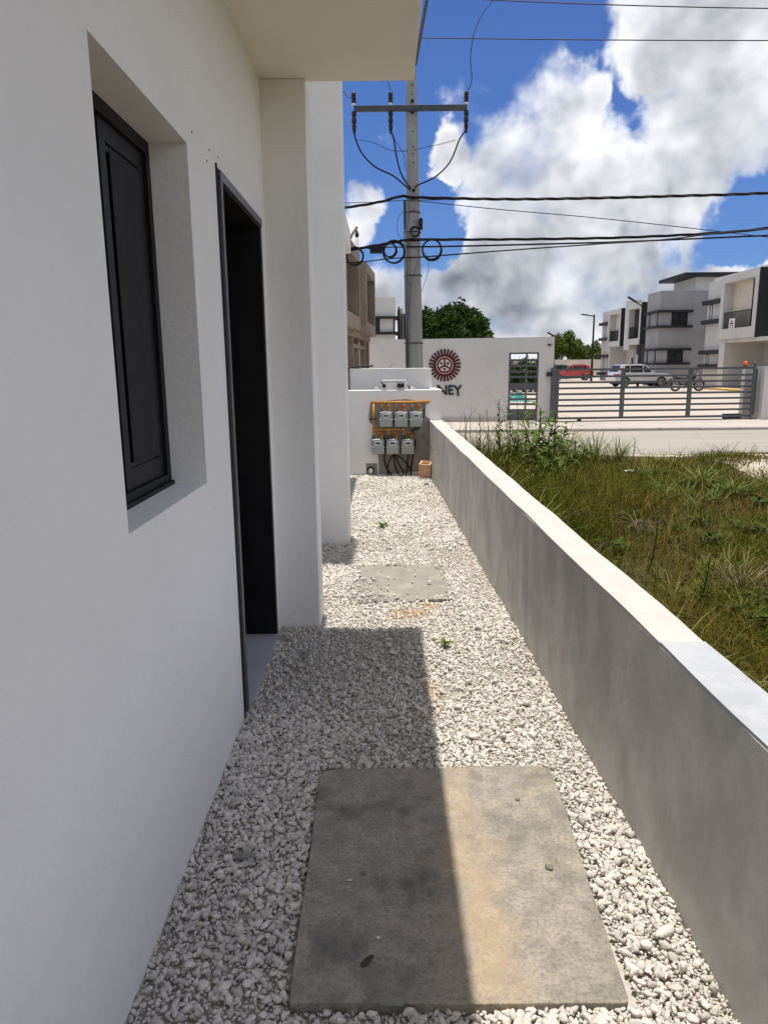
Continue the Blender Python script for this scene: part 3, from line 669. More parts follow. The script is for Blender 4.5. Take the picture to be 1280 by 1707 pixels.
# gas pipes
manifold = thing('gas_manifold', (pm(*U(180,620)).x, MY-.06, pm(*U(180,620)).z), 'yellow gas pipe manifold bent around the meters on the wall', 'pipe')
gp = lambda u, v, o=.06: (lambda q: Vector((q.x, MY-o, q.z)))(P(*U(u, v), Y=MY-o))
mesh('header_pipe', MB().tube([gp(185,245), gp(905,235)], .0145, 10), M_yellow, manifold, smooth=True)
mesh('riser_pipe', MB().tube([gp(180,250), gp(182,615)], .0135, 10), M_yellow, manifold, smooth=True)
mesh('lower_pipe', MB().tube([gp(186,612), gp(578,606)], .0125, 10), M_yellow, manifold, smooth=True)
for (u, v) in ((180,245),(182,612),(578,606),(905,235),(375,610)):
    c = gp(u, v); mesh('elbow', MB().lathe(c+Vector((0,0,-.022)), (0,0,1), [(0,.017),(.006,.021),(.036,.021),(.044,.017)], 10), M_yellow, manifold, smooth=True)
e = gp(905,235); mesh('wall_stub', MB().cyl(e, e+Vector((0,.075,0)), .018, 10).lathe(e+Vector((0,.03,0)), (0,1,0), [(0,.03),(.012,.034),(.02,.03)], 12), M_yellow, manifold)
for (u, v, du) in ((285,245,0),(480,243,0),(690,240,0),(180,615,0),(375,612,0),(578,610,0)):
    a = gp(u, v+10); b = gp(u, v+115)
    dp = mesh('drop_pipe', MB().tube([a, b], .009, 8), M_yellow, manifold)
    mid = a.lerp(b, .35); mesh('shutoff_valve', MB().lathe(mid+Vector((0,0,-.022)), (0,0,1), [(0,.012),(.006,.017),(.04,.017),(.046,.012)], 8).obox(mid+Vector((.012,-.022,.004)), (.024,0,.006), (0,.003,0), (0,0,.006)), M_brass, dp)
cl = gp(165, 470); mesh('pipe_clamp', MB().box((cl.x-.05, MY-.05, cl.z-.008), (cl.x+.07, MY-.075, cl.z+.008)).box((cl.x-.05, MY-.05, cl.z-.008), (cl.x-.042, MY+.005, cl.z+.008)), M_charcoal, manifold)

# gas meters
def make_meter():
    t = thing('gas_meter', (0, 0, 0), 'x', 'gas meter', 'gas meters on the white wall')
    w, h, d = .093, .108, .07
    prof = [(-w, -h), (w, -h), (w, -.002), (-w, -.002)]
    mesh('lower_case', MB().prism(prof, YW, -d, d), M_meter, t, bevel=.012)
    mesh('upper_case', MB().prism([(-w+.002, .001), (w-.002, .001), (w-.002, h), (-w+.002, h)], YW, -d, d), M_meter, t, bevel=.012)
    mesh('seam_band', MB().box((-w-.004, -d-.004, -.006), (w+.004, d, .006)), M_meterhi, t, bevel=.002)
    cw = mesh('counter_housing', MB().prism([(-.052, .018), (.052, .018), (.058, .095), (-.058, .095)], YW, -d-.022, -d+.002), M_meterhi, t, bevel=.006)
    mesh('counter_window', MB().box((-.034, -d-.0245, .045), (.034, -d-.021, .068)), M_charcoal, cw)
    mesh('top_plate', MB().box((-.06, -d-.02, h-.004), (.03, d-.03, h+.006)), M_meterhi, t, bevel=.003)
    for s_ in (-1, 1):
        n = mesh('connector', MB().lathe((s_*.06, 0, h-.004), (0,0,1), [(0,.015),(.012,.015),(.014,.02),(.03,.02),(.032,.013),(.06,.013)], 10), M_steel if s_ < 0 else M_brass, t)
    # the orange outlet loop
    mesh('outlet_bend', MB().tube(spline([(.06, 0, h+.05), (.058, 0, h+.085), (.035, .01, h+.1), (.012, .03, h+.085), (.01, .045, h+.05)], 6), .013, 8).torus((.036, .02, h+.072), (0,1,0), .028, .011, 16, 8), M_orange, t, smooth=True)
    return t
mp = [('upper row', (347, 472), 'end nearest the wall pipe riser'), ('upper row', (548, 472), 'between two others'), ('upper row', (748, 472), 'nearest the pipe end in the wall'),
      ('lower row', (241, 835), 'a'), ('lower row', (434, 835), 'b'), ('lower row', (636, 835), 'c')]
ml = ['grey gas meter in the upper row, next to the yellow riser pipe', 'grey gas meter in the middle of the upper row', 'grey gas meter in the upper row, under the pipe end entering the wall',
      'grey gas meter in the lower row, directly below the yellow riser pipe', 'grey gas meter in the middle of the lower row with hoses spreading below', 'grey gas meter in the lower row, above the clay block end of the wall']
proto = make_meter()
for i, (row, (u, v), _) in enumerate(mp):
    o = proto if i == 0 else copy_tree(proto); q = P(*U(u, v), Y=MY-.075); o.location = (q.x, MY-.075, q.z); o['label'] = ml[i]
# black hoses from the meters to the ground
def hose(uv, lab, o0=.05, r=.011):
    pts = [gp(u, v, o0+.02*math.sin(i*1.4)) for i, (u, v) in enumerate(uv)]; pts[-1].z = min(pts[-1].z, -.01)
    tag(mesh('gas_hose', MB().tube(spline(pts, 6), r, 8), M_cable, smooth=True), lab, 'hose', 'black hoses under the gas meters')
hose([(325,700),(330,850),(325,1000),(350,1110),(410,1200),(415,1215)], 'black hose dropping between two lower gas meters and curving to the gravel')
hose([(452,935),(400,1010),(372,1080),(368,1150),(380,1215)], 'black hose bowing from the middle lower gas meter toward the white pipe stub')
hose([(452,935),(452,1010),(470,1110),(510,1190),(515,1210)], 'black hose falling almost straight below the middle lower gas meter')
hose([(456,935),(490,1010),(535,1100),(575,1170),(580,1205)], 'black hose slanting from the middle lower meter between two others')
hose([(460,935),(560,1000),(640,1090),(675,1170),(680,1205)], 'black hose bowing widest from the middle lower meter toward the clay block')
hose([(740,740),(735,800),(712,930),(690,1060),(678,1150),(680,1205)], 'black hose hanging from the lower meter by the clay block to the gravel')
hose([(860,330),(845,430),(820,520),(770,600),(690,660),(610,720)], 'black hose looping from the upper row to the lower row of meters')
# stub and clay block
st = thing('pipe_stub', (pm(618,787).x, MY-.02, 0), 'white drain pipe stub in a small dark hole at the foot of the meter wall', 'pipe')
c = pm(618, 784)
mesh('stub', MB().cyl((c.x, MY-.055, c.z-.004), (c.x, MY+.03, c.z-.004), .032, 16), M_pvcwhite, st)
mesh('hole_rim', MB().torus((c.x, MY-.004, c.z+.006), (0,1,0), .046, .012, 20, 6), M_charcoal, st)
mesh('cement_surround', MB().box((c.x-.07, MY-.006, -.03), (c.x+.10, MY+.005, c.z+.105)), M_patch, st)
br = thing('clay_block', P(710, 796, Z=0), 'hollow tan clay block standing on end against the low wall', 'block')
def clay():
    mb = MB(); w, d, h = .085, .07, .225
    mb.wall(lambda u, v, dd: (u, v, dd), h, 0.0, (-w, w), (-d, d), [(-w+.028, w-.028, -d+.02, -.008), (-w+.028, w-.028, .008, d-.02)])
    return mb
ob = mesh('block_body', clay(), M_clay, weld=True); ob.parent = br; br.rotation_euler = (R(16), R(3), R(-18)); br.location.z = .01

# sprouts in the gravel
def leafblade(mb, base, d, L_, w, droop, n=4, fold=.15):
    """strap or lance leaf from base along d"""
    base = Vector(base); d = Vector(d).normalized(); side = d.cross(Vector((0, 0, 1)))
    side = side.normalized() if side.length > 1e-4 else Vector((1, 0, 0)); vs = []; p = base.copy(); dd = d.copy()
    for i in range(n+1):
        t = i/n; ww = w*(math.sin(math.pi*min(1, .12+t*.88))**.7) if i < n else .0006
        vs += [p-side*ww*.5, p+side*ww*.5]
        p = p+dd*(L_/n); dd = (dd+Vector((0, 0, -droop/n))).normalized()
    mb.add(vs, [(2*i, 2*i+1, 2*i+3, 2*i+2) for i in range(n)])
def sprout(px, py, s_, lab):
    p = P(px, py, Z=.01); mb = MB()
    for k in range(9):
        a = k*2.4; leafblade(mb, p+Vector((0, 0, .002)), (math.cos(a), math.sin(a), random.uniform(.4, 1.4)), s_*random.uniform(.7, 1.1), s_*.38, 1.0)
    t = thing('sprout', p, lab, 'weed'); mesh('leaves', mb, M_weed, t, fix=False)
    mesh('stem', MB().tube([p+Vector((0,0,-.02)), p+Vector((0,0,.02))], .003, 6), M_weed, t)
sprout(638, 877, .09, 'small green weed sprouting in sunlit gravel beyond the far concrete lid')
sprout(742, 1074, .05, 'tiny yellow green weed sprouting beside the overhang shadow')

# ================================================================== UTILITY POLE
PY = 13.6
pl = lambda x, y, o=0: P(x, y, Y=PY-o)
pole = thing('utility_pole', (pl(692,612).x, PY, GZ), 'grey tapered concrete utility pole with steel crossarm behind the white walls', 'utility pole')
def pole_c(z):
    a = pl(685.2, 130); b = pl(692, 612); t = (z-b.z)/(a.z-b.z); return Vector((b.x+(a.x-b.x)*t, PY, z))
def pole_r(z): return (.146+( .093-.146)*(z-1.58)/(6.5-1.58))
pmb = MB(); zs = np.linspace(GZ-.02, 9.8, 14); vs = []
for z in zs:
    c = pole_c(z); r = pole_r(z)
    for k in range(8):
        a = math.pi/8+k*math.pi/4; vs.append((c.x+math.cos(a)*r*1.06, c.y+math.sin(a)*r*1.06, z))
pmb.add(vs, [(i*8+k, i*8+(k+1) % 8, i*8+8+(k+1) % 8, i*8+8+k) for i in range(len(zs)-1) for k in range(8)]+[tuple(range(7, -1, -1)), tuple(len(zs)*8-8+k for k in range(8))])
mesh('shaft', pmb, M_pole, pole)
hb = []
for y in (145, 160, 172, 190, 222, 248, 259, 274, 320, 352, 372):
    c = pole_c(pl(688, y).z); r = pole_r(c.z)
    big = y in (172, 190, 320)
    hb.append(mesh('bolt_hole', MB().cyl((c.x+.01, PY-r*.985, c.z), (c.x+.01, PY-r*.985-.012, c.z), .03 if big else .012, 10), M_charcoal, pole))
az = pl(640, 185.5).z
arm = mesh('crossarm', MB().box((pl(587,1,.2).x, PY-.17, az-.045), (pl(781,1,.2).x, PY-.10, az+.045)), M_steel, pole, bevel=.006)
mesh('arm_bracket', MB().box((pole_c(az).x-.10, PY-.175, az-.02), (pole_c(az).x+.10, PY-.094, az+.02)), M_steel, arm)
tips = []
for xx in (590, 651, 777):
    c = P(xx, 186, Y=PY-.135); c = Vector((c.x, PY-.135, az))
    ins = mesh('insulator', MB().lathe(c+Vector((0,0,.045)), (0,0,1), [(0,.022),(.04,.022),(.045,.045),(.07,.045),(.075,.034),(.095,.034),(.10,.045),(.125,.045),(.13,.034),(.15,.034),(.155,.042),(.2,.04),(.22,.018)], 10), M_porc, arm, smooth=False)
    mesh('insulator_base', MB().cyl(c+Vector((0,0,.045)), c+Vector((0,0,.085)), .036, 10), M_pvcwhite, ins)
    mesh('cable_termination', MB().lathe(c+Vector((0,0,-.045)), (0,0,-1), [(0,.04),(.05,.045),(.09,.03),(.13,.042),(.17,.045),(.2,.028),(.23,.04),(.28,.034),(.36,.018)], 10), M_porc, arm)
    tips.append(c)
drops = [[(590,205),(593,232),(603,255),(625,278),(655,293),(677,311),(684,317)], [(652,206),(656,230),(661,262),(668,288),(678,306),(685,314)], [(772,208),(766,232),(754,262),(742,280),(722,297),(700,307),(691,312)]]
dl = ['black cable bowing from the crossarm end near the house down to the pole', 'black cable dropping steeply from the middle insulator to the pole', 'black cable bowing from the crossarm end away from the house down to the pole']
def wire(name, pts, r, lab, cat, mt=M_cable, grp=None, off=.14, n=8, braid=0):
    pp_ = spline([p if isinstance(p, Vector) else P(p[0], p[1], Y=PY-off) for p in pts], n); mb = MB()
    if braid:
        tot = 0; L3 = [0]
        for i in range(1, len(pp_)): tot += (pp_[i]-pp_[i-1]).length; L3.append(tot)
        for k in range(3):
            qs = []
            for p, l in zip(pp_, L3):
                a = l*2*math.pi/braid+k*2.094; qs.append(p+Vector((0, math.cos(a), math.sin(a)))*r*.9)
            mb.tube(qs, r*.75, 5)
    else: mb.tube(pp_, r, 6)
    return tag(mesh(name, mb, mt, smooth=True), lab, cat, grp)
for i, (d_, l_) in enumerate(zip(drops, dl)):
    wire('power_cable', [tips[i]+Vector((0,0,-.36))]+d_[1:], .014, l_, 'cable')
wire('power_cable', [tips[0]+Vector((0,0,.25)), (581,163), (572,152), (560,143)], .006, 'thin wire running from the crossarm end insulator back over the house', 'wire', M_wire)
wire('power_cable', [tips[1]+Vector((0,0,.25)), (652,158), (648,140), (640,122), (632,100)], .006, 'thin wire rising from the middle insulator behind the overhang', 'wire', M_wire)
wire('power_cable', [tips[2]+Vector((0,0,.25)), (786,135), (784,95), (790,55), (803,25), (822,0), (850,-30)], .008, 'thin wire rising high from the insulator at the free crossarm end', 'wire', M_wire)
wire('ground_wire', [(596,233),(622,238),(650,250),(672,252),(680,252)], .005, 'thin grey wire slung from the house end cable to the pole', 'wire', M_wire)
wire('ground_wire', [(760,233),(735,240),(715,244),(690,250)], .005, 'thin grey wire slung from the free end cable to the pole', 'wire', M_wire)
wire('ground_wire', [(656,230),(667,248),(673,256),(674,270),(676,285)], .005, 'thin grey wire hanging from the middle cable beside the pole', 'wire', M_wire)
# high lines crossing the street view
wire('overhead_line', [P(640,-12,Y=PY), P(820,0,Y=PY), P(1050,9,Y=PY), P(1280,14,Y=PY), P(1700,18,Y=PY)], .009, 'topmost thin overhead line crossing the blue sky and cloud', 'wire', M_wire)
wire('overhead_line', [P(560,61,Y=PY+.3), P(695,63,Y=PY+.3), P(1000,66.5,Y=PY+.3), P(1280,67.5,Y=PY+.3), P(1700,66,Y=PY+.3)], .009, 'thin overhead line just below the topmost one', 'wire', M_wire)
# bundles
wire('cable_bundle', [(674,327),(702,329.5),(850,332),(1000,330),(1150,326),(1280,321.5),(1700,300)], .017, 'thick twisted cable bundle, the upper one running from the pole along the street', 'cable', n=40, braid=1.1)
wire('cable_bundle', [(678,327.5),(668,327),(640,335),(610,341),(575,346),(480,358)], .016, 'twisted cable bundle sagging from the pole toward the house', 'cable', n=30, braid=.9)
wire('support_wire', [(560,338.5),(620,337),(676,334),(720,333.5),(748,332)], .006, 'straight thin support wire beside the upper cable bundle at the pole', 'wire', M_wire)
wire('support_wire', [(698,335),(820,348),(1000,364),(1200,386),(1330,402)], .007, 'thin wire slanting down from the pole across the cloud', 'wire', M_wire)
wire('telephone_cable', [(676,400),(702,399.5),(850,399),(1000,397),(1100,393.5),(1200,388),(1280,380),(1500,350)], .016, 'thick black telephone cable bundle, the upper of three leaving the pole coil', 'cable', n=30, braid=1.5)
wire('telephone_cable', [(676,411),(735,411),(900,407),(1050,402.5),(1280,392.5),(1500,383)], .015, 'smooth black telephone cable, the middle of three leaving the pole coil', 'cable')
wire('telephone_cable', [(676,429),(702,428.5),(760,424),(850,417),(1000,406.5),(1100,400),(1200,388.5),(1280,381.5),(1500,362)], .012, 'thin black telephone cable, the lowest of three leaving the pole coil', 'cable', off=.2)
wire('telephone_cable', [(690,398),(672,401),(640,407),(610,412),(588,416),(520,424)], .016, 'twisted black telephone cable running from the pole past the junction box', 'cable', n=24, braid=.8)
wire('telephone_cable', [(680,412),(655,412),(620,413),(590,416)], .010, 'straight black cable behind the coiled loops beside the pole', 'cable', off=.1)
wire('telephone_cable', [(690,429),(650,431),(610,436),(575,438),(500,442)], .010, 'lowest black cable running from the pole over the unfinished building', 'cable')
wire('drop_wire', [(708,420),(714,440),(712,458),(705,478),(703,488)], .004, 'very thin loose wire hanging down beside the pole coil', 'wire', M_wire)
wire('drop_wire', [(700,428),(690,455),(684,490),(681,530)], .004, 'very thin wire running down the face of the pole', 'wire', M_wire, off=.2)
wire('drop_wire', [(672,352),(664,362),(662,378),(664,392),(671,402)], .005, 'thin looped wire bulging out beside the pole conduit', 'wire', M_wire)
def coil(px, py, rpx, lab, o=.16, loops=3, tilt=0.0):
    c = P(px, py, Y=PY-o); rr = rpx/FPX*(PY-o); mb = MB()
    for k in range(loops): mb.torus(c+Vector((random.uniform(-.012, .012), (k-1)*.022, random.uniform(-.012, .012))), (.12*math.sin(k*2)+tilt, 1, .1*math.cos(k*3)), rr*random.uniform(.95, 1.03), .0125, 32, 6)
    tag(mesh('cable_coil', mb, M_cable, smooth=True), lab, 'cable coil')
coil(592, 428, 13.5, 'coiled black cable loop hanging by the corner of the house', tilt=.05)
coil(657, 421, 17, 'larger coiled black cable loop hanging next to the junction box', loops=4)
coil(650, 418, 10, 'smaller coiled black cable loop inside the larger loop by the junction box', o=.2, loops=2)
coil(720, 417, 15.5, 'coiled black cable loop hanging on the open sky side of the pole')
coil(691, 386, 7, 'tight small cable loop strapped to the front of the pole', o=.19, loops=2)
jb = P(627, 416, Y=PY-.14)
tag(mesh('junction_box', MB().box((jb.x-.11, jb.y-.06, jb.z-.065), (jb.x+.11, jb.y+.06, jb.z+.055)).cyl((jb.x-.14, jb.y, jb.z+.03), (jb.x+.14, jb.y, jb.z+.03), .03, 10), M_cable, bevel=.012), 'black cable junction box hanging on the line beside the coils', 'junction box')
tb = P(701.5, 374, Y=PY-.1)
tag(mesh('terminal_box', MB().box((tb.x-.03, tb.y-.05, tb.z-.09), (tb.x+.03, tb.y+.05, tb.z+.09)).cyl((tb.x, tb.y, tb.z+.08), (tb.x, tb.y, tb.z+.11), .025, 10), M_cable, bevel=.01), 'small black terminal box strapped to the side of the pole', 'junction box')
cx0 = P(674.5, 335, Y=PY-.1); cx1 = P(678.5, 612, Y=PY-.1)
cd = mesh('conduit', MB().tube([(cx0.x, PY-.1, cx0.z), (cx1.x, PY-.1, cx1.z), (cx1.x+.01, PY-.1, GZ)], .027, 10), M_steel, pole, smooth=True)
for y in (355, 388, 460, 572):
    c = pole_c(pl(690, y).z); r = pole_r(c.z); mesh('strap', MB().tube([(c.x+r*1.1*math.cos(a)-(.04 if math.cos(a) < 0 else 0), c.y+r*1.1*math.sin(a), c.z) for a in np.linspace(math.pi*.9, math.pi*2.1, 12)], .011, 6), M_steel, pole)
b0 = P(692, 108, Y=PY-.05); b1 = P(712, -5, Y=PY-.05)
mesh('brace', MB().tube([b0, b1, b1+(b1-b0)*.6], .03, 8), M_steel, pole)

# ================================================================== PERIMETER WALL ACROSS THE STREET
A2 = Vector((-.14, 21.45)); B2 = Vector((4.79, 20.5)); T2 = (B2-A2).normalized(); N2 = Vector((T2.y, -T2.x)); L2 = (B2-A2).length
def on_wall(px, py):
    """s along the perimeter wall, z"""
    v = ray(px, py); d = v.x*N2.x+v.y*N2.y; s_ = (A2.x*N2.x+A2.y*N2.y)/d; q = EYE+v*s_
    return (q.x-A2.x)*T2.x+(q.y-A2.y)*T2.y, q.z
def PW(u, v, d): return (A2.x+T2.x*u+N2.x*d, A2.y+T2.y*u+N2.y*d, v)     # d>0 towards the street
per = thing('perimeter_wall', (2.3, 21, 0), 'white perimeter wall with a narrow pedestrian gate across the street', 'wall')
g0, gz1 = on_wall(848.3, 587.5); g1, _ = on_wall(898.5, 586)
H2 = 2.37
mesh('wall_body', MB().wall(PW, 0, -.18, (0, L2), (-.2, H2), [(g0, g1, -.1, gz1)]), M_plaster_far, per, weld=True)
mesh('plinth', MB().wall(PW, .035, .001, (-.01, g0-.02), (-.2, .10), []), M_walk, per)
ld, lz = on_wall(915.5, 575); mesh('wall_light', MB().prism([(ld-.05, lz-.02), (ld+.05, lz-.02), (ld+.05, lz+.02), (ld-.05, lz+.02)], PW, .001, .07), M_charcoal, per)
pg = thing('pedestrian_gate', PW((g0+g1)/2, 0, 0), 'narrow grey slatted pedestrian gate in the white perimeter wall', 'gate')
gw = g1-g0
mesh('gate_frame', MB().wall(PW, -.02, -.08, (g0+.004, g1-.004), (.03, gz1-.004), [(g0+.055, g1-.055, .10, gz1-.05)]), M_gate, pg, weld=True)
mesh('mullion', MB().wall(PW, -.025, -.075, (g0+gw*.56, g0+gw*.62), (.36, gz1-.05), []), M_gate, pg)
mesh('lock_rail', MB().wall(PW, -.022, -.078, (g0+.05, g1-.05), (.90, 1.10), []), M_gate, pg)
mesh('kick_plate', MB().wall(PW, -.03, -.07, (g0+.05, g1-.05), (.10, .36), []), M_gate, pg)
for z in (.50, .64, .78, 1.27, 1.42, 1.58, 1.74): mesh('slat', MB().wall(PW, -.028, -.072, (g0+.05, g1-.05), (z-.03, z+.03), []), M_gate, pg)
# sun emblem
se, sz = on_wall(741, 609); ER = on_wall(768, 609)[0]-se
em = thing('sun_emblem', PW(se, sz, .02), 'round maroon metal sun emblem with rays and a face on the perimeter wall', 'emblem')
def EW(u, v, d): return PW(se+u*ER, sz+v*ER, d)
def ngon(r, n=40, cx=0, cy=0): return [(cx+r*math.cos(2*math.pi*k/n), cy+r*math.sin(2*math.pi*k/n)) for k in range(n)]
mesh('disc', MB().prism(ngon(.66), EW, .001, .022), M_maroon, em)
NR = 26
rp = None
for k in range(NR):
    a = 2*math.pi*(k+.5)/NR; ca, sa = math.cos(a), math.sin(a)
    poly = []
    for (rr, ww) in ((.60, -.05), (.90, -.062)): poly.append((rr, ww))
    for t in range(7): b_ = -math.pi/2+math.pi*t/6; poly.append((.93+.068*math.cos(b_), .066*math.sin(b_)))
    for (rr, ww) in ((.90, .062), (.60, .05)): poly.append((rr, ww))
    mesh('ray', MB().prism([(r_*ca-w_*sa, r_*sa+w_*ca) for r_, w_ in poly], EW, .002, .030), M_ray, em)
def ring(r0, r1, d0, d1, n=40):
    mb = MB(); vs = []
    for k in range(n):
        a = 2*math.pi*k/n
        for (r, d) in ((r0, d0), (r1, d0), (r1, d1), (r0, d1)): vs.append(EW(r*math.cos(a), r*math.sin(a), d))
    return mb.add(vs, [(4*k+j, 4*k+(j+1) % 4, 4*((k+1) % n)+(j+1) % 4, 4*((k+1) % n)+j) for k in range(n) for j in range(4)])
mesh('face_ring', ring(.49, .525, .020, .028), M_plaster_far, em)
for k, a0 in enumerate((90+60, 90-60, 270)):
    a0 = R(a0); poly = []
    for t in range(11): b_ = a0-R(52)+R(104)*t/10; poly.append((.37*math.cos(b_), .37*math.sin(b_)))
    poly.append((.075*math.cos(a0), .075*math.sin(a0)))
    mesh('face_segment', MB().prism(poly, EW, .020, .027), M_plaster_far, em)
    mesh('face_dot', MB().prism(ngon(.085, 16, .235*math.cos(a0), .235*math.sin(a0)), EW, .026, .034), M_maroon, em)
# letters
lt = thing('wall_lettering', PW(on_wall(750,650)[0], on_wall(750,650)[1], 0), 'dark raised letters reading N E Y below the sun emblem', 'lettering')
def letter(strokes, name):
    mb = MB()
    for (a, b) in strokes:
        (s0, z0), (s1, z1) = on_wall(*a), on_wall(*b); dv = Vector((s1-s0, z1-z0)); n_ = Vector((-dv.y, dv.x)).normalized()*.028; e_ = dv.normalized()*.016
        q = [Vector((s0, z0))-e_+n_, Vector((s0, z0))-e_-n_, Vector((s1, z1))+e_-n_, Vector((s1, z1))+e_+n_]
        mb.prism([(p.x, p.y) for p in q], PW, .001, .03+.0004*len(mb.v)/8)
    mesh(name, mb, M_letter, lt)
letter([((730,643),(730,658)),((730,643),(743.5,657)),((743.5,643),(743.5,657))], 'letter_n')
letter([((748.5,643.5),(748.5,657)),((748.5,643.5),(755,643.5)),((748.5,650),(754,650)),((748.5,657),(755.5,656.5))], 'letter_e')
letter([((757.5,643.5),(762.5,649.5)),((768,642.5),(762.5,649.5)),((762.5,649.5),(763.5,659))], 'letter_y')

# ================================================================== SLIDING GATE
G0 = P(918, 703.5, Z=.0); G1 = P(1262, 698.5, Z=.0)
ga = Vector((G0.x, G0.y)); gb = Vector((G1.x, G1.y)); GT = (gb-ga).normalized(); GN = Vector((GT.y, -GT.x)); GL = (gb-ga).length
def on_gate(px, py):
    v = ray(px, py); d = v.x*GN.x+v.y*GN.y; s_ = (ga.x*GN.x+ga.y*GN.y)/d; q = EYE+v*s_
    return (q.x-ga.x)*GT.x+(q.y-ga.y)*GT.y, q.z
def GW(u, v, d): return (ga.x+GT.x*u+GN.x*d, ga.y+GT.y*u+GN.y*d, v)
gt = thing('sliding_gate', GW(GL/2, 0, 0), 'long grey slatted sliding vehicle gate at the parking entrance', 'gate')
s0 = on_gate(923.5, 650)[0]; s1 = on_gate(1256, 650)[0]; ztop = 1.43; zbot = .13
def gbox(name, a, b, c, d, d0, d1, mt=M_gate, par=None): return mesh(name, MB().wall(GW, d0, d1, (a, b), (c, d), []), mt, par or gt)
sm = [on_gate(x, 650)[0] for x in (924+3.5, 1037, 1148.5, 1259-3.5)]
for k, s_ in enumerate(sm): gbox('gate_post', s_-.055, s_+.055, zbot, ztop, .03, -.035)
gbox('top_rail', s0, s1, ztop+.001, ztop+.06, .031, -.036)
gbox('bottom_rail', s0, s1, zbot-.06, zbot-.001, .031, -.036)
nb_ = 7
for k in range(nb_):
    z = zbot+(k+1)*(ztop-zbot)/(nb_+1); gbox('slat', s0+.01, s1-.01, z-.028, z+.028, .02, -.025)
for x in (967, 1212): s_ = on_gate(x, 650)[0]; mesh('roller', MB().cyl(GW(s_, .06, .03), GW(s_, .06, -.03), .06, 14), M_charcoal, gt)
gbox('roller_housing', on_gate(1211,650)[0], on_gate(1240,650)[0], .02, .16, -.05, -.15, M_charcoal)
tr = mesh('gate_track', MB().wall(GW, .05, -.05, (-.1, GL+2.5), (-.02, .018), []), M_charcoal)
tag(tr, 'dark steel floor track under the sliding gate', 'track')
lp = thing('gate_post', GW(0, 0, 0), 'grey steel catch post of the gate beside the perimeter wall', 'post')
mesh('post', MB().wall(GW, .06, -.06, (-.03, .085), (-.02, 1.52), []), M_gate, lp, bevel=.004)
mesh('latch_box', MB().wall(GW, .05, -.05, (-.17, -.032), (1.28, 1.40), []), M_charcoal, lp)
gp2 = thing('guide_post', GW(on_gate(1248,650)[0], 0, .12), 'slim grey guide post standing before the gate end', 'post')
gs = on_gate(1250, 650)[0]
mesh('post', MB().tube([GW(gs, -.02, .12), GW(gs, 1.56, .12)], .03, 10), M_gate, gp2)
mesh('cap', MB().lathe(Vector(GW(gs, 1.56, .12)), (0,0,1), [(0,.03),(.01,.045),(.05,.045),(.07,.02)], 10), M_gate, gp2)
ew = thing('end_wall', GW(GL+.1, 0, -.3), 'white wall at the far end of the sliding gate', 'wall')
mesh('wall_body', MB().box((P(1264,650,Y=20.8).x, 20.55, -.1), (26, 20.75, 1.50)), M_plaster_far, ew)
sx0 = P(1236, 650, Y=21.15).x; sx1 = P(1262, 650, Y=21.15).x+.4
stb = thing('stub_wall', (sx0, 21.1, 0), 'short white pier wall directly behind the sliding gate end', 'wall')
mesh('wall_body', MB().box((sx0, 21.05, -.1), (sx1, 21.25, 1.49)), M_plaster_far, stb)
bc = P(1242, 608, Y=21.15)
be = thing('warning_beacon', (bc.x, 21.15, 1.49), 'small orange warning beacon on the white pier behind the gate', 'beacon')
mesh('beacon_dome', MB().lathe((bc.x, 21.15, 1.52), (0,0,1), [(0,.05),(.03,.055),(.09,.052),(.12,.04),(.14,.015)], 12), M_beacon, be, smooth=True)
mesh('beacon_base', MB().cyl((bc.x, 21.15, 1.488), (bc.x, 21.15, 1.522), .058, 12), M_charcoal, be)

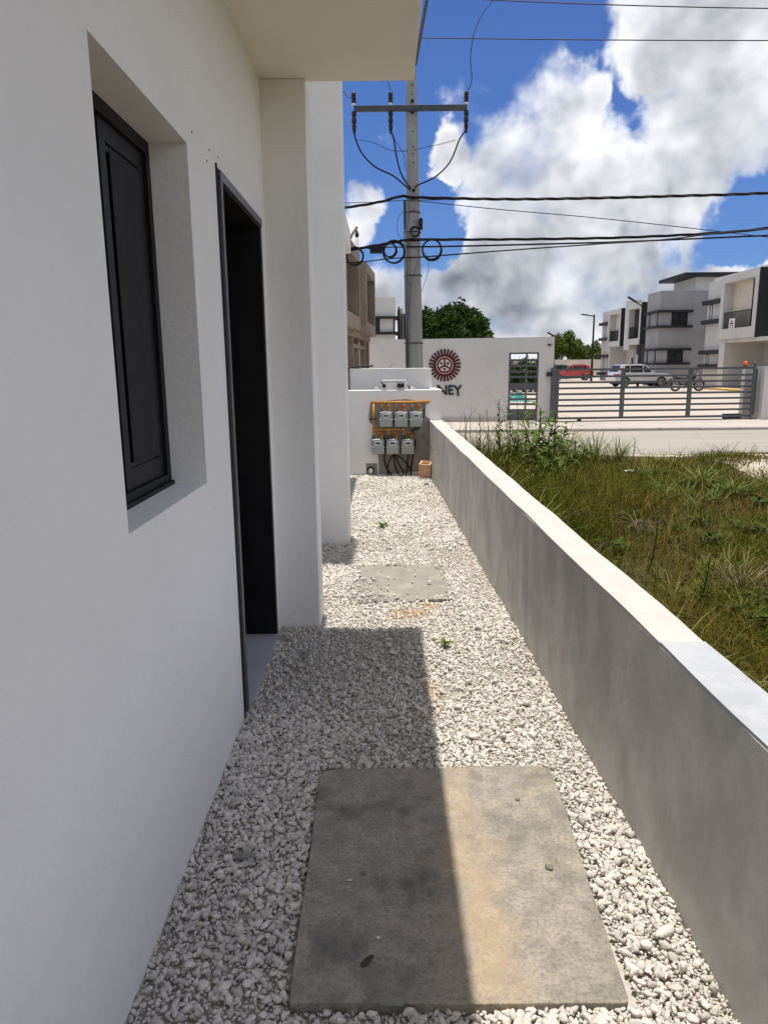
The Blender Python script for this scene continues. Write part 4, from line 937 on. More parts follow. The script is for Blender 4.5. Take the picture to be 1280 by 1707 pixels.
# ================================================================== CARS
def make_car(name, L_, W_, H_, paint, label, loc, ang, wheelr=.34):
    t = thing(name, (0, 0, 0), label, 'car')
    def sec(poly, w, tw, zt):
        """profile extruded to half-width w, pulled in to tw at height zt"""
        mb = MB(); n = len(poly); vs = []
        zs_ = [p[1] for p in poly]; z0 = min(zs_)
        for s_ in (-1, 1):
            for (x, z) in poly:
                k = max(0, min(1, (z-z0)/(zt-z0))); vs.append((x, s_*(w+(tw-w)*k), z))
        mb.add(vs, [tuple(range(n)), tuple(range(2*n-1, n-1, -1))]+[(i, i+n, (i+1) % n+n, (i+1) % n) for i in range(n)]); return mb
    h = L_/2; w = W_/2; belt = H_*.60; fxw = h-.85; rxw = -h+.78; ar = wheelr+.05
    low = [(-h+.02, .42), (-h+.06, .30)]
    def arch(cx, d): return [(cx+d*ar*math.cos(a), wheelr+ar*math.sin(a)) for a in np.linspace(math.pi, 0, 9)] if d > 0 else []
    prof = [(-h+.03, .36), (rxw-ar, .28)] + [(rxw+ar*math.cos(a), wheelr+ar*math.sin(a)) for a in np.linspace(math.pi, 0, 9)] + [(rxw+ar, .26), (fxw-ar, .26)] + \
           [(fxw+ar*math.cos(a), wheelr+ar*math.sin(a)) for a in np.linspace(math.pi, 0, 9)] + [(fxw+ar, .28), (h-.03, .34), (h, .55), (h-.06, .78), (h-.35, belt-.06), (h-1.25, belt+.02), (-h+.25, belt+.06), (-h+.04, belt-.05), (-h, .62)]
    body = mesh('body', sec(prof, w, w-.05, belt+.05), paint, t, bevel=.035)
    gh = [(h-1.35, belt-.01), (h-2.0, H_-.08), (h-2.35, H_-.01), (-h+.85, H_), (-h+.5, H_-.06), (-h+.16, belt+.02)]
    cab = mesh('cabin', sec(gh, w-.06, w-.20, H_), paint, t, bevel=.03)
    # side glass and screens
    def glass(nm, poly, s_):
        mb = MB(); vs = []
        for dd in (.004, -.02):
            for (x, z) in poly:
                k = (z-belt)/(H_-belt); vs.append((x, s_*((w-.06)+((w-.20)-(w-.06))*k+dd), z))
        n = len(poly); mb.add(vs, [tuple(range(n)), tuple(range(2*n-1, n-1, -1))]+[(i, i+n, (i+1) % n+n, (i+1) % n) for i in range(n)])
        mesh(nm, mb, M_glass, cab)
    zt = H_-.11; zb_ = belt+.05
    for s_ in (-1, 1):
        glass('side_window', [(h-1.52, zb_), (h-2.08, zt), (-.02, zt), (-.02, zb_)], s_)
        glass('side_window', [(-.10, zb_), (-.10, zt), (-h+1.15, zt), (-h+1.12, zb_)], s_)
        glass('quarter_window', [(-h+1.06, zb_), (-h+1.09, zt), (-h+.78, zt-.03), (-h+.55, zb_+.03)], s_)
        mesh('mirror', MB().box((h-1.68, s_*(w-.03), belt+.02), (h-1.56, s_*(w+.14), belt+.16)), paint, body, bevel=.02)
        mesh('sill_trim', MB().box((rxw+ar, s_*(w-.05), .24), (fxw-ar, s_*(w+.006), .36)), M_charcoal, body)
        for dx in (.35, -.85): mesh('door_handle', MB().box((dx-.1, s_*(w-.04), belt-.12), (dx+.08, s_*(w+.012), belt-.09)), paint, body)
        mesh('tail_light', MB().box((-h-.002, s_*(w-.36), belt-.22), (-h+.30, s_*(w-.02), belt-.04)), M_lampred, body, bevel=.02)
        mesh('headlight', MB().box((h-.42, s_*(w-.42), belt-.30), (h-.045, s_*(w-.02), belt-.18)), M_lampclear, body, bevel=.02)
        for cx in (fxw, rxw):
            y_ = s_*(w-.11)
            wh = mesh('wheel', MB().torus((cx, y_, wheelr), (0, 1, 0), wheelr-.075, .075, 24, 8).cyl((cx, y_-.07, wheelr), (cx, y_+.07, wheelr), wheelr-.07, 20), M_tyre, t)
            rm = MB().torus((cx, y_+s_*.075, wheelr), (0, 1, 0), wheelr-.115, .02, 24, 6).cyl((cx, y_+s_*.06, wheelr), (cx, y_+s_*.09, wheelr), .05, 12)
            for k in range(5):
                a = k*2*math.pi/5; rm.obox((cx+math.cos(a)*.12, y_+s_*.078, wheelr+math.sin(a)*.12), (math.cos(a)*.10, 0, math.sin(a)*.10), (0, .01, 0), (-math.sin(a)*.03, 0, math.cos(a)*.03))
            mesh('rim', rm, M_rim, wh)
    def screen(nm, x0, z0, x1, z1):
        k0 = (z0-belt)/(H_-belt); k1 = (z1-belt)/(H_-belt); y0 = (w-.06)-.14*k0-.05; y1 = (w-.06)-.14*k1-.05
        nx = (z1-z0); nz = -(x1-x0); l = math.hypot(nx, nz); sg = 1 if x0 > 0 else -1; ox, oz = sg*abs(nx)/l*.012, abs(nz)/l*.012
        vs = [(x0+ox, -y0, z0+oz), (x0+ox, y0, z0+oz), (x1+ox, y1, z1+oz), (x1+ox, -y1, z1+oz)]
        vs += [(x-ox*3, y, z-oz*3) for x, y, z in vs]
        mesh(nm, MB().add(vs, [(0,1,2,3),(7,6,5,4),(0,4,5,1),(1,5,6,2),(2,6,7,3),(3,7,4,0)]), M_glass, cab)
    screen('windscreen', h-1.40, belt+.05, h-1.97, H_-.12); screen('rear_window', -h+.22, belt+.10, -h+.48, H_-.10)
    mesh('underbody', MB().box((-h+.3, -w+.12, .2), (h-.3, w-.12, .5)), M_charcoal, t)
    mesh('roof_rail', MB().box((-h+.9, w-.27, H_-.002), (h-2.3, w-.24, H_+.035)).box((-h+.9, -w+.24, H_-.002), (h-2.3, -w+.27, H_+.035)), M_charcoal, cab)
    t.location = loc; t.rotation_euler = (0, 0, ang); return t
SC = P(1069, 645, Z=-.01)
make_car('parked_car', 4.3, 1.78, 1.62, M_silver, 'silver SUV parked beyond the sliding gate, next to the motorcycle', (SC.x, SC.y+.7, -.012), R(6))
RCp = P(951, 634, Z=-.01)
make_car('parked_car', 4.35, 1.8, 1.6, M_red, 'red SUV parked before the far boundary wall', (RCp.x, RCp.y, -.012), R(180-10))
make_car('parked_car', 4.3, 1.78, 1.6, M_teal, 'dark teal car mostly hidden behind the perimeter wall end', (P(921,625,Y=84).x, 84, -.012), R(180))

# motorcycle
MC = P(1144, 652, Z=-.01)
def motorcycle():
    t = thing('motorcycle', (0, 0, 0), 'black parked motorcycle seen through the sliding gate slats', 'motorcycle')
    for x in (-.66, .66):
        wh = mesh('wheel', MB().torus((x, 0, .31), (0,1,0), .27, .045, 28, 8), M_tyre, t)
        mesh('rim', MB().torus((x, 0, .31), (0,1,0), .215, .014, 24, 6).cyl((x, -.05, .31), (x, .05, .31), .04, 10), M_rim, wh)
        sp_ = MB()
        for k in range(6): a = k*math.pi/3; sp_.tube([(x+.03*math.cos(a), 0, .31+.03*math.sin(a)), (x+.21*math.cos(a), 0, .31+.21*math.sin(a))], .006, 4)
        mesh('spoke', sp_, M_rim, wh)
    mesh('frame', MB().tube([(.45,0,.80),(.1,0,.45),(-.25,0,.40),(-.66,0,.31)], .025, 8).tube([(.45,0,.85),(-.1,0,.72),(-.7,0,.70)], .025, 8), M_charcoal, t)
    mesh('engine', MB().box((-.15,-.12,.28),(.2,.12,.55)).cyl((.1,-.1,.5),(.18,-.1,.68),.08,10), M_steel, t, bevel=.02)
    mesh('fuel_tank', MB().lathe((.42,0,.84),(-1,0,-.12),[(0,.06),(.08,.13),(.25,.15),(.42,.10),(.48,.05)],12), M_black, t, smooth=True)
    mesh('seat', MB().prism([(-.08,.76),(-.45,.78),(-.85,.86),(-.86,.80),(-.45,.70),(-.08,.70)], YW, -.12, .12), M_tyre, t, bevel=.03)
    mesh('tail_fender', MB().prism([(-.6,.74),(-.98,.70),(-1.02,.58),(-.96,.60),(-.9,.66),(-.6,.69)], YW, -.07, .07), M_black, t)
    mesh('fork', MB().tube([(.66,.07,.31),(.42,.07,.92)], .02, 8).tube([(.66,-.07,.31),(.42,-.07,.92)], .02, 8), M_rim, t)
    mesh('front_fender', MB().tube([(.66+.34*math.cos(a),0,.31+.34*math.sin(a)) for a in np.linspace(.5,2.4,9)], .05, 6), M_black, t)
    mesh('handlebar', MB().tube(spline([(.30,.36,1.04),(.36,.2,1.02),(.42,0,.95),(.36,-.2,1.02),(.30,-.36,1.04)],5), .014, 6), M_charcoal, t)
    mesh('mirror', MB().tube([(.36,.26,1.03),(.38,.30,1.2)], .007, 5).disc((.38,.31,1.23),(1,0,0),.05,.02,12), M_charcoal, t)
    mesh('mirror', MB().tube([(.36,-.26,1.03),(.38,-.30,1.2)], .007, 5).disc((.38,-.31,1.23),(1,0,0),.05,.02,12), M_charcoal, t)
    mesh('headlight', MB().lathe((.47,0,.90),(1,0,0),[(0,.06),(.06,.09),(.09,.085)],14), M_lampclear, t)
    mesh('exhaust', MB().tube([(.15,-.14,.4),(0,-.16,.26),(-.4,-.17,.28),(-.85,-.18,.36)], .035, 8), M_rim, t)
    mesh('side_stand', MB().tube([(-.1,.08,.3),(-.12,.22,.0)], .012, 5), M_charcoal, t)
    return t
mc = motorcycle(); mc.location = (MC.x, MC.y, -.012); mc.rotation_euler = (0, R(0), R(-6)); mc.scale = (1.02, 1, 1.02)

# ================================================================== TOWNHOUSES (right)
def rectX(par, name, X, d, y0, y1, z0, z1, mt): return mesh(name, MB().box((X, y0, z0), (X+d, y1, z1)), mt, par)
def bal_rail(par, X, y0, y1, z0, z1):
    rl = mesh('balcony_rail', MB().box((X-.03, y0, z1-.05), (X+.03, y1, z1)).box((X-.02, y0, z0), (X+.02, y1, z0+.05)), M_charcoal, par)
    n = max(3, int((y1-y0)/.11)); mb = MB()
    for k in range(n+1): y = y0+(y1-y0)*k/n; mb.box((X-.012, y-.012, z0+.05), (X+.012, y+.012, z1-.05))
    mesh('balusters', mb, M_charcoal, rl)
def strip_windows(par, X, y0, y1, zlo, zhi, cols, band=.26):
    """dark slab fins above and below, dark glazed strips between, on a wall facing -X"""
    mesh('window_hood', MB().box((X-.35, y0-.15, zhi), (X+.05, y1+.1, zhi+band)), M_charcoal, par)
    mesh('window_ledge', MB().box((X-.35, y0-.15, zlo-band), (X+.05, y1+.1, zlo)), M_charcoal, par)
    for (a, b) in cols:
        f = mesh('window', MB().wall(XW, X-.02, X+.06, (a, b), (zlo, zhi), [(a+.05, b-.05, zlo+.05, zhi-.05)]), M_charcoal, par)
        mesh('pane', MB().box((X+.005, a+.048, zlo+.048), (X+.02, b-.048, zhi-.048)), M_glass, f)
def frame_box(par, X, depth, y0, y1, z0, z1, t_=.42, bot=.55, glass_y=None, side=True, noticed=False):
    """projecting upper-storey frame facing -X with a recessed balcony"""
    mesh('balcony_frame', MB().wall(XW, X, X+depth, (y0, y1), (z0, z1), [(y0+t_, y1-t_, z0+bot, z1-t_)]), M_town, par, weld=True)
    mesh('balcony_back', MB().box((X+depth+.001, y0, z0), (X+depth+.12, y1, z1)), M_beige, par)
    if side: mesh('side_panel', MB().box((X+.02, y0-.07, z0-.02), (X+depth+.9, y0-.002, z1+.02)), M_charcoal, par)
    a, b = glass_y
    f = mesh('balcony_door', MB().wall(XW, X+depth-.05, X+depth-.001, (a, b), (z0+bot+.01, z1-t_-.01), [(a+.07, b-.07, z0+bot+.1, z1-t_-.1)]), M_charcoal, par)
    mesh('pane', MB().box((X+depth-.03, a+.068, z0+bot+.098), (X+depth-.012, b-.068, z1-t_-.098)), M_glass, f)
    bal_rail(par, X+.12, y0+t_+.01, y1-t_-.01, z0+bot+.005, z0+bot+1.0)

# --- near block
XA = 21.2
nh = thing('townhouse', (XA, 38, 0), 'white two storey townhouse with framed balcony carrying a notice, nearest the gate end', 'house')
yA0 = P(1265, 460, X=XA).y; yA1 = P(1202, 480, X=XA).y
zA1 = P(1265, 446, X=XA).z; zA0 = P(1262, 561, X=XA).z
XS = XA+.63
yE = P(1178, 520, X=XS).y
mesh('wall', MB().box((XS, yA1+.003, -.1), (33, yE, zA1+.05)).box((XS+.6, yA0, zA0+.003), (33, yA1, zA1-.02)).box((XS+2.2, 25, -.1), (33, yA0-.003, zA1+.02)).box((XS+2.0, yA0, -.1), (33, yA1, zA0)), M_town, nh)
mesh('porch_pier', MB().box((XA+.15, yA1-.75, -.1), (XS+2.0, yA1+.001, zA0-.002)), M_town, nh)
mesh('porch_ceiling', MB().box((XA+.2, yA0-2.2, zA0-.22), (XS+2.1, yA1-.752, zA0-.003)), M_town, nh)
mesh('side_wing', MB().box((XA+.9, 25, 2.9), (XS+2.19, yA0-.9, zA1+.3)), M_town, nh)
frame_box(nh, XA, .6, yA0, yA1, zA0, zA1, t_=.42, bot=.62, glass_y=(yA0+.5, yA0+1.7))
nd = mesh('front_door', MB().box((XS+1.9, yA0+.55, 0), (XS+1.998, yA0+2.05, 2.3)), M_black, nh)
for k in range(6): mesh('door_bar', MB().box((XS+1.86, yA0+.6+k*.26, .05), (XS+1.899, yA0+.66+k*.26, 2.25)), M_charcoal, nd)
mesh('garage_door', MB().box((XS+2.05, yA0-4.5, 0), (XS+2.198, yA0-.35, 2.6)), M_charcoal, nh)
nt_ = P(1219, 540, X=XA+.06)
no = thing('notice_board', (nt_.x, nt_.y, nt_.z), 'white notice with dark print tied to the balcony rail of the nearest townhouse', 'notice')
y0_, y1_ = P(1223.6, 540, X=XA+.06).y, P(1214.8, 540, X=XA+.06).y; z0_, z1_ = P(1219, 548.3, X=XA+.06).z, P(1219, 531, X=XA+.06).z
mesh('sheet', MB().box((XA+.04, y0_, z0_), (XA+.075, y1_, z1_)), M_notice, no)
hh = z1_-z0_
for (f0, f1, g0_, g1_) in ((.70, .80, .25, .75), (.44, .60, .18, .82), (.08, .22, .2, .4), (.08, .22, .6, .8), (.26, .38, .2, .4), (.26, .38, .6, .8)):
    mesh('print', MB().box((XA+.036, y0_+(y1_-y0_)*g0_, z0_+hh*f0), (XA+.0395, y0_+(y1_-y0_)*g1_, z0_+hh*f1)), M_charcoal if f0 > .4 else M_maroon, no)
zu0, zu1 = P(1172, 538, X=XS).z, P(1172, 511, X=XS).z
strip_windows(nh, XS, yA1+.3, yE, zu0+.1, zu1+.02, [(P(1186.5, 525, X=XS).y, P(1182.3, 525, X=XS).y)])
zl0, zl1 = P(1172, 609.5, X=XS).z+.1, P(1172, 591, X=XS).z
strip_windows(nh, XS, yA1-.1, yE, zl0, zl1, [(P(1180.5, 600, X=XS).y, P(1176.2, 600, X=XS).y), (P(1200.5, 600, X=XS).y, P(1196, 600, X=XS).y)])
mesh('kerb_step', MB().box((XA-.9, 34, -.1), (XA+.1, 50, .10)), M_ochre, nh)
mesh('roof_parapet', MB().box((XS+.3, yA0+.5, zA1-.02), (33, yE+.001, zA1+.28)), M_town, nh)

# --- far block
XB = 20.3; YB = 53.2; XC_ = 21.7
fh = thing('townhouse', (XB, YB, 0), 'white two storey corner townhouse with wraparound banded windows and rooftop room', 'house')
zB = P(1098, 484.6, Y=YB).z; xB = P(1098, 540, Y=YB).x; yB1 = P(1078, 520, X=xB).y
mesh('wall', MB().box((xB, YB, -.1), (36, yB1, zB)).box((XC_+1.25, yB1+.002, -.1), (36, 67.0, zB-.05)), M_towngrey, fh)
def band(zc, h_, x1px, name):
    z = P(1110, zc, Y=YB).z; x1 = P(x1px, zc, Y=YB).x; t_ = h_/2
    mesh(name, MB().box((xB-.22, YB-.22, z-t_), (x1, YB-.001, z+t_)).box((xB-.22, YB-.0005, z-t_), (xB-.001, yB1-.02, z+t_)), M_charcoal, fh); return z
b1 = band(519, .16, 1153.5, 'window_hood'); b2 = band(544.5, .16, 1152, 'window_ledge'); b3 = band(582.5, .16, 1150, 'window_hood'); b4 = band(606.3, .16, 1148, 'window_ledge')
for (zl, zh, xa, xb_) in ((b2+.08, b1-.08, 1118, 1144.5), (b4+.08, b3-.08, 1115, 1141)):
    x0, x1 = P(xa, 540, Y=YB).x, P(xb_, 540, Y=YB).x
    f = mesh('window', MB().wall(YW, YB-.03, YB+.05, (x0, x1), (zl, zh), [(x0+.06, (x0+x1)/2-.03, zl+.06, zh-.06), ((x0+x1)/2+.03, x1-.06, zl+.06, zh-.06)]), M_black, fh)
    for (p0, p1) in ((x0+.058, (x0+x1)/2-.028), ((x0+x1)/2+.028, x1-.058)): mesh('pane', MB().box((p0, YB-.012, zl+.058), (p1, YB-.002, zh-.058)), M_glass, f)
    for (ya, yb_) in ((YB+.25, YB+.55), (yB1-.75, yB1-.4)):
        f = mesh('window', MB().box((xB-.04, ya, zl), (xB-.002, yb_, zh)), M_charcoal, fh); mesh('pane', MB().box((xB-.046, ya+.05, zl+.05), (xB-.041, yb_-.05, zh-.05)), M_glass, f)
# rooftop room
RZ1 = P(1142, 454, Y=59.2).z; xR = P(1142, 454, Y=59.2).x; xR1 = P(1238, 452, Y=59.2).x
mesh('rooftop_room', MB().box((xR+1.2, 59.9, zB-.06), (36, 64.4, RZ1-.28)), M_town, fh)
mesh('rooftop_slab', MB().box((xR, 59.2, RZ1-.26), (xR1+3, 64.8, RZ1)), M_charcoal, fh)
mesh('roof_vent', MB().cyl((P(1136,480,Y=57.5).x, 57.5, zB-.05), (P(1136,480,Y=57.5).x, 57.5, zB+.25), .1, 10), M_charcoal, fh)
XC = XC_
zf1, zf0 = zB-.05, 3.27
yC0 = yB1+.6
frame_box(fh, XC, .6, P(1067, 540, X=XC).y, P(1044.5, 540, X=XC).y, zf0, zf1, t_=.4, bot=.5, glass_y=(P(1056, 540, X=XC).y, P(1047, 540, X=XC).y))
mesh('party_block', MB().box((XC+.3, P(1044.2, 540, X=XC).y, zf0-.4), (XC+1.2, P(1034.6, 540, X=XC).y-.1, zf1+.45)), M_town, fh)
mesh('entrance_panel', MB().box((XC+.7, P(1066, 590, X=XC).y, -.1), (XC+.95, P(1047, 590, X=XC).y, zf0)), M_charcoal, fh)
mesh('entrance_post', MB().box((XC+.5, P(1052.5, 590, X=XC).y, -.1), (XC+.69, P(1050.5, 590, X=XC).y, 2.4)), M_town, fh)
XD = 22.1
eh = thing('townhouse', (XD, 69, 0), 'white two storey end townhouse with green planted balcony, farthest in the row', 'house')
yD0, yD1 = P(1033.6, 540, X=XD).y, P(1013, 540, X=XD).y
mesh('wall', MB().box((XD+.55, yD1+.002, -.1), (36, yD1+3.7, zf1+.15)).box((XD+1.8, yD0-1.5, -.1), (36, yD1, zf1-.05)), M_town, eh)
frame_box(eh, XD, .6, yD0, yD1, zf0, zf1, t_=.4, bot=.5, glass_y=(yD0+.42, yD0+1.3))
mesh('front_door', MB().box((XD+1.72, yD0+.3, 0), (XD+1.799, yD0+1.5, 2.2)), M_black, eh)
mesh('porch_pier', MB().box((XD+.2, yD1-.4, -.1), (XD+1.8, yD1, zf0-.002)), M_town, eh)
for (zl, zh) in ((4.25, 5.5), (.8, 2.3)): strip_windows(eh, XD+.55, yD1+.6, yD1+3.7, zl, zh, [(yD1+1.0, yD1+1.5), (yD1+2.3, yD1+2.8)])

# far boundary wall and bins
fb = thing('boundary_wall', (10, 90, 0), 'pale far boundary wall behind the red car', 'wall')
mesh('wall_body', MB().box((-30, 90, -.1), (42, 90.2, P(960, 599.5, Y=90).z)), M_beige, fb)

# street lamps
def lamp(px, Yd, ytop, armpx, armpy, lab, r=.06):
    b = P(px, 620, Y=Yd); top = P(px-1, ytop, Y=Yd); t = thing('street_lamp', (b.x, Yd, -.02), lab, 'street lamp')
    mesh('mast', MB().tube([(b.x, Yd, -.02), (b.x, Yd, top.z)], r, 10, True, [r*1.2, r*.8]), M_charcoal, t)
    e_ = P(armpx, armpy, Y=Yd); mesh('arm', MB().tube([(b.x, Yd, top.z-.15), (e_.x, Yd, e_.z)], r*.55, 8), M_charcoal, t)
    d_ = (e_-Vector((b.x, Yd, top.z-.15))).normalized(); mesh('lamp_head', MB().obox(e_-d_*.1, d_*.34, (0, .13, 0), d_.cross(Vector((0, 1, 0)))*.05), M_charcoal, t)
    return t
lamp(985.5, 72, 524.5, 972.5, 524.5, 'slim dark street lamp standing by itself near the red car', .10)
lamp(1063.5, 53, 507, 1051, 498, 'slim dark street lamp standing close before the white townhouses', .075)
lamp(922.5, 60, 558, 916.5, 556.5, 'small lamp just behind the perimeter wall end', .04)

# ================================================================== LEFT BACKGROUND
ub = thing('unfinished_building', (-3, 36, 0), 'unfinished brown concrete two storey building with two hollow upper frames', 'building')
ang = R(4.6); ud = Vector((math.sin(ang), math.cos(ang), 0)); un = Vector((math.cos(ang), -math.sin(ang), 0)); UO = P(610, 447, Y=35.0); UO.z = 0
def UB(u, v, d): q = UO+ud*u+un*d; return (q.x, q.y, v)      # u along the facade, d outwards
zt_, zb2 = 6.44, 3.16
for (u0, u1, dz, nm) in ((-.05, 4.55, 0, 'upper_frame'), (-7.4, -2.6, .05, 'upper_frame')):
    mesh(nm, MB().wall(UB, 0, -1.5, (u0, u1), (zb2, zt_+dz), [(u0+.42, u1-.28, zb2+.55, zt_-.45)]), M_rawconc, ub, weld=True)
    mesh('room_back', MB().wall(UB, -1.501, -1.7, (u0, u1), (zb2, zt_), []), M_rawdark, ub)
mesh('party_wall', MB().wall(UB, -.62, -6.5, (-2.59, -.06), (-.2, zt_-.12), []), M_rawconc, ub)
mesh('rear_block', MB().wall(UB, -1.72, -7, (-8, 5), (zb2, zt_-.1), []), M_rawconc, ub)
mesh('floor_slab', MB().wall(UB, -.3, -7, (-8, 4.6), (zb2-.25, zb2-.002), []), M_rawconc, ub)
mesh('ground_floor_wall', MB().wall(UB, -1.6, -1.8, (-8, 4.6), (-.2, zb2-.252), [(-6.6, -5.2, -.3, 2.2), (-4.6, -3.2, .9, 2.2), (-1.9, -.9, -.3, 2.3), (.4, 2.2, -.3, 2.4), (2.8, 4.0, -.3, 2.3)]), M_rawconc, ub, weld=True)
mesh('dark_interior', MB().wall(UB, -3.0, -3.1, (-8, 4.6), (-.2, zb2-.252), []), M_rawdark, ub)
for u_ in (-2.55, -.3, 2.5, 4.4): mesh('column', MB().wall(UB, -.35, -.62, (u_-.12, u_+.12), (-.2, zb2-.252), []), M_rawconc, ub)
mesh('door_lintel', MB().wall(UB, -.36, -.6, (-2.4, 2.4), (2.45, 2.62), []), M_rawconc, ub)
hk = P(592, 395, Y=33)
cr = thing('hoist_arm', (hk.x, 33, hk.z), 'small hoist arm with pulley on the unfinished building roof', 'hoist')
mesh('arm', MB().tube([P(584, 398, Y=33), P(586, 392, Y=33), P(595.5, 378, Y=33)], .06, 6), M_rawconc, cr)
mesh('pulley', MB().lathe(P(595, 396, Y=33), (0, 0, 1), [(0, .05), (.1, .1), (.22, .06), (.3, .02)], 10), M_charcoal, cr)
mesh('rope', MB().tube([P(595, 379, Y=33), P(595, 392, Y=33)], .012, 5).tube([P(593.6, 398, Y=33), P(593.6, 416, Y=33)], .01, 5).tube([P(596.4, 398, Y=33), P(596.4, 416, Y=33)], .01, 5), M_cable, cr)

wbY = 55.0
wb = thing('white_building', (-.5, wbY, 0), 'white two storey building with dark bands beyond the unfinished one, beside the pole', 'building')
wz = P(640, 495.5, Y=wbY).z; wx0 = P(600, 500, Y=wbY).x; wx1 = P(658.5, 500, Y=wbY).x
mesh('wall', MB().box((wx0-6, wbY, -.1), (wx1, wbY+7, wz)), M_plaster_far, wb)
for (y, h_) in ((529.5, .18), (555.5, .2)):
    z = P(640, y, Y=wbY).z; mesh('window_hood' if y < 540 else 'window_ledge', MB().box((wx0, wbY-.3, z-h_/2), (wx1+.25, wbY-.001, z+h_/2)).box((wx1+.001, wbY-.0005, z-h_/2), (wx1+.25, wbY+2.0, z+h_/2)), M_charcoal, wb)
z0_, z1_ = P(640, 553.5, Y=wbY).z, P(640, 531.5, Y=wbY).z
for (xa, xb_) in ((626, 633), (655.5, 657.5)):
    xx0, xx1 = P(xa, 540, Y=wbY).x, P(xb_, 540, Y=wbY).x
    f = mesh('window', MB().box((xx0, wbY-.06, z0_), (xx1, wbY-.002, z1_)), M_black, wb); mesh('pane', MB().box((xx0+.03, wbY-.068, z0_+.05), (xx1-.03, wbY-.061, z1_-.05)), M_glass, f)
mesh('dark_side', MB().box((wx1+.26, wbY+.6, -.1), (P(666, 520, Y=wbY+.6).x, wbY+5, P(662, 511, Y=wbY+.6).z)), M_charcoal, wb)
mesh('side_strip', MB().box((P(666.6, 520, Y=wbY+1.5).x, wbY+1.5, -.1), (P(672, 520, Y=wbY+1.5).x, wbY+6, P(662, 514, Y=wbY+1.5).z)), M_plaster_far, wb)
mesh('dark_fin', MB().box((P(669, 520, Y=wbY+1.4).x, wbY+.9, -.1), (P(670.8, 520, Y=wbY+1.4).x, wbY+1.498, P(662, 523, Y=wbY+1.4).z)), M_charcoal, wb)
mesh('dark_wing', MB().box((P(672.5, 520, Y=wbY+2).x, wbY+2, -.1), (P(676.5, 520, Y=wbY+2).x, wbY+6, P(662, 523, Y=wbY+2).z)), M_charcoal, wb)

# ================================================================== TREES
def crown_mesh(blobs, n, size, zmin=None):
    vol = np.array([b[3]*b[4]*b[5] for b in blobs]); idx = rng.choice(len(blobs), n, p=vol/vol.sum()); Bq = np.array(blobs)[idx]
    d = rng.normal(size=(n, 3)); d /= np.linalg.norm(d, axis=1, keepdims=True)
    rad = rng.random(n)**.33; lump = 1+.20*np.sin(d[:, 0]*7+idx)*np.cos(d[:, 2]*6+idx*2)+.10*np.sin(d[:, 1]*11+d[:, 2]*9)
    c = Bq[:, :3]+d*Bq[:, 3:6]*(rad*lump)[:, None]
    a = rng.normal(size=(n, 3)); a /= np.linalg.norm(a, axis=1, keepdims=True); b = np.cross(a, d+rng.normal(0, .5, (n, 3))); b /= np.linalg.norm(b, axis=1, keepdims=True)
    s_ = size*rng.uniform(.6, 1.4, n)[:, None]
    V = np.stack([c-a*s_, c+b*s_*.45, c+a*s_, c-b*s_*.45], 1).reshape(-1, 3)
    return V, np.arange(4*n).reshape(-1, 4)
def tree(name, base, blobs, n, size, mt, lab, trunk_r=.16, cat='tree', grp=None):
    t = thing(name, base, lab, cat, grp); base = Vector(base)
    tb_ = MB(); top = Vector(np.mean([b[:3] for b in blobs], 0)); fork = base.lerp(top, .55)
    tb_.tube(spline([base, base.lerp(fork, .5)+Vector((.08, .05, 0)), fork], 4), trunk_r, 8, True, [trunk_r*(1.25-.55*i/8) for i in range(9)])
    for b in blobs:
        e_ = Vector(b[:3]); q = spline([fork, fork.lerp(e_, .5)+Vector((random.uniform(-.2, .2), random.uniform(-.2, .2), .15)), e_], 3); tb_.tube(q, .05, 6, True, [trunk_r*.6*(1-.12*i) for i in range(len(q))])
    mesh('trunk', tb_, M_bark, t)
    V, F = crown_mesh(blobs, n, size); o = raw('crown', V-np.array(base), F, mt, t)
    return t
TY = 36.0
def tb3(px, py, rpx, ry, dy=0, sq=1.0):
    c = P(px, py, Y=TY+dy); r = rpx/FPX*(TY+dy); return (c.x, TY+dy, c.z, r, ry, r*sq)
tree('broad_tree', (P(755,600,Y=TY).x, TY, GZ), [tb3(757,552,42,1.3), tb3(783,556,35,1.2,.4), tb3(722,556,32,1.2,.5), tb3(703,545,22,1,.9), tb3(757,530,22,1.0), tb3(788,537,20,.9), tb3(733,536,17,.9), tb3(806,562,15,.9), tb3(752,580,50,1.3), tb3(772,520,12,.6), tb3(745,522,11,.6), tb3(712,522,9,.6,.6)],
     26000, .11, M_leafdark, 'broad dark green tree rising behind the white perimeter wall', .2)
specs = [(928,575,17,92,'pointed olive green tree beside the perimeter wall end, beyond the far wall'), (947,568,16,93,'tallest olive green tree beyond the far boundary wall'), (962,582,15,92,'rounded olive tree beyond the far boundary wall, before the lone lamp'),
         (978,586,10,95,'sparse thin tree behind the lone street lamp'), (992,580,11,96,'wispy pale green tree between the lone lamp and townhouses'), (1001,590,9,93,'small green tree next to the end townhouse')]
for (px, py, rp_, Yt, lab) in specs:
    c = P(px, py, Y=Yt); r = rp_/FPX*Yt; hgt = c.z
    bl = [(c.x, Yt, c.z, r*.8, r*.8, r*.9), (c.x-r*.55, Yt+.3, c.z-r*.45, r*.55, r*.6, r*.55), (c.x+r*.55, Yt-.2, c.z-r*.4, r*.55, r*.6, r*.6), (c.x+r*.1, Yt, c.z+r*.65, r*.35, r*.4, r*.5), (c.x-r*.3, Yt, c.z+r*.45, r*.32, r*.4, r*.45), (c.x, Yt, c.z-r*.9, r*.9, r*.7, r*.6)]
    tree('olive_tree', (c.x, Yt, GZ), bl, 3200 if rp_ > 11 else 1100, .14, M_leafmid, lab, .12, grp='trees beyond the far wall')

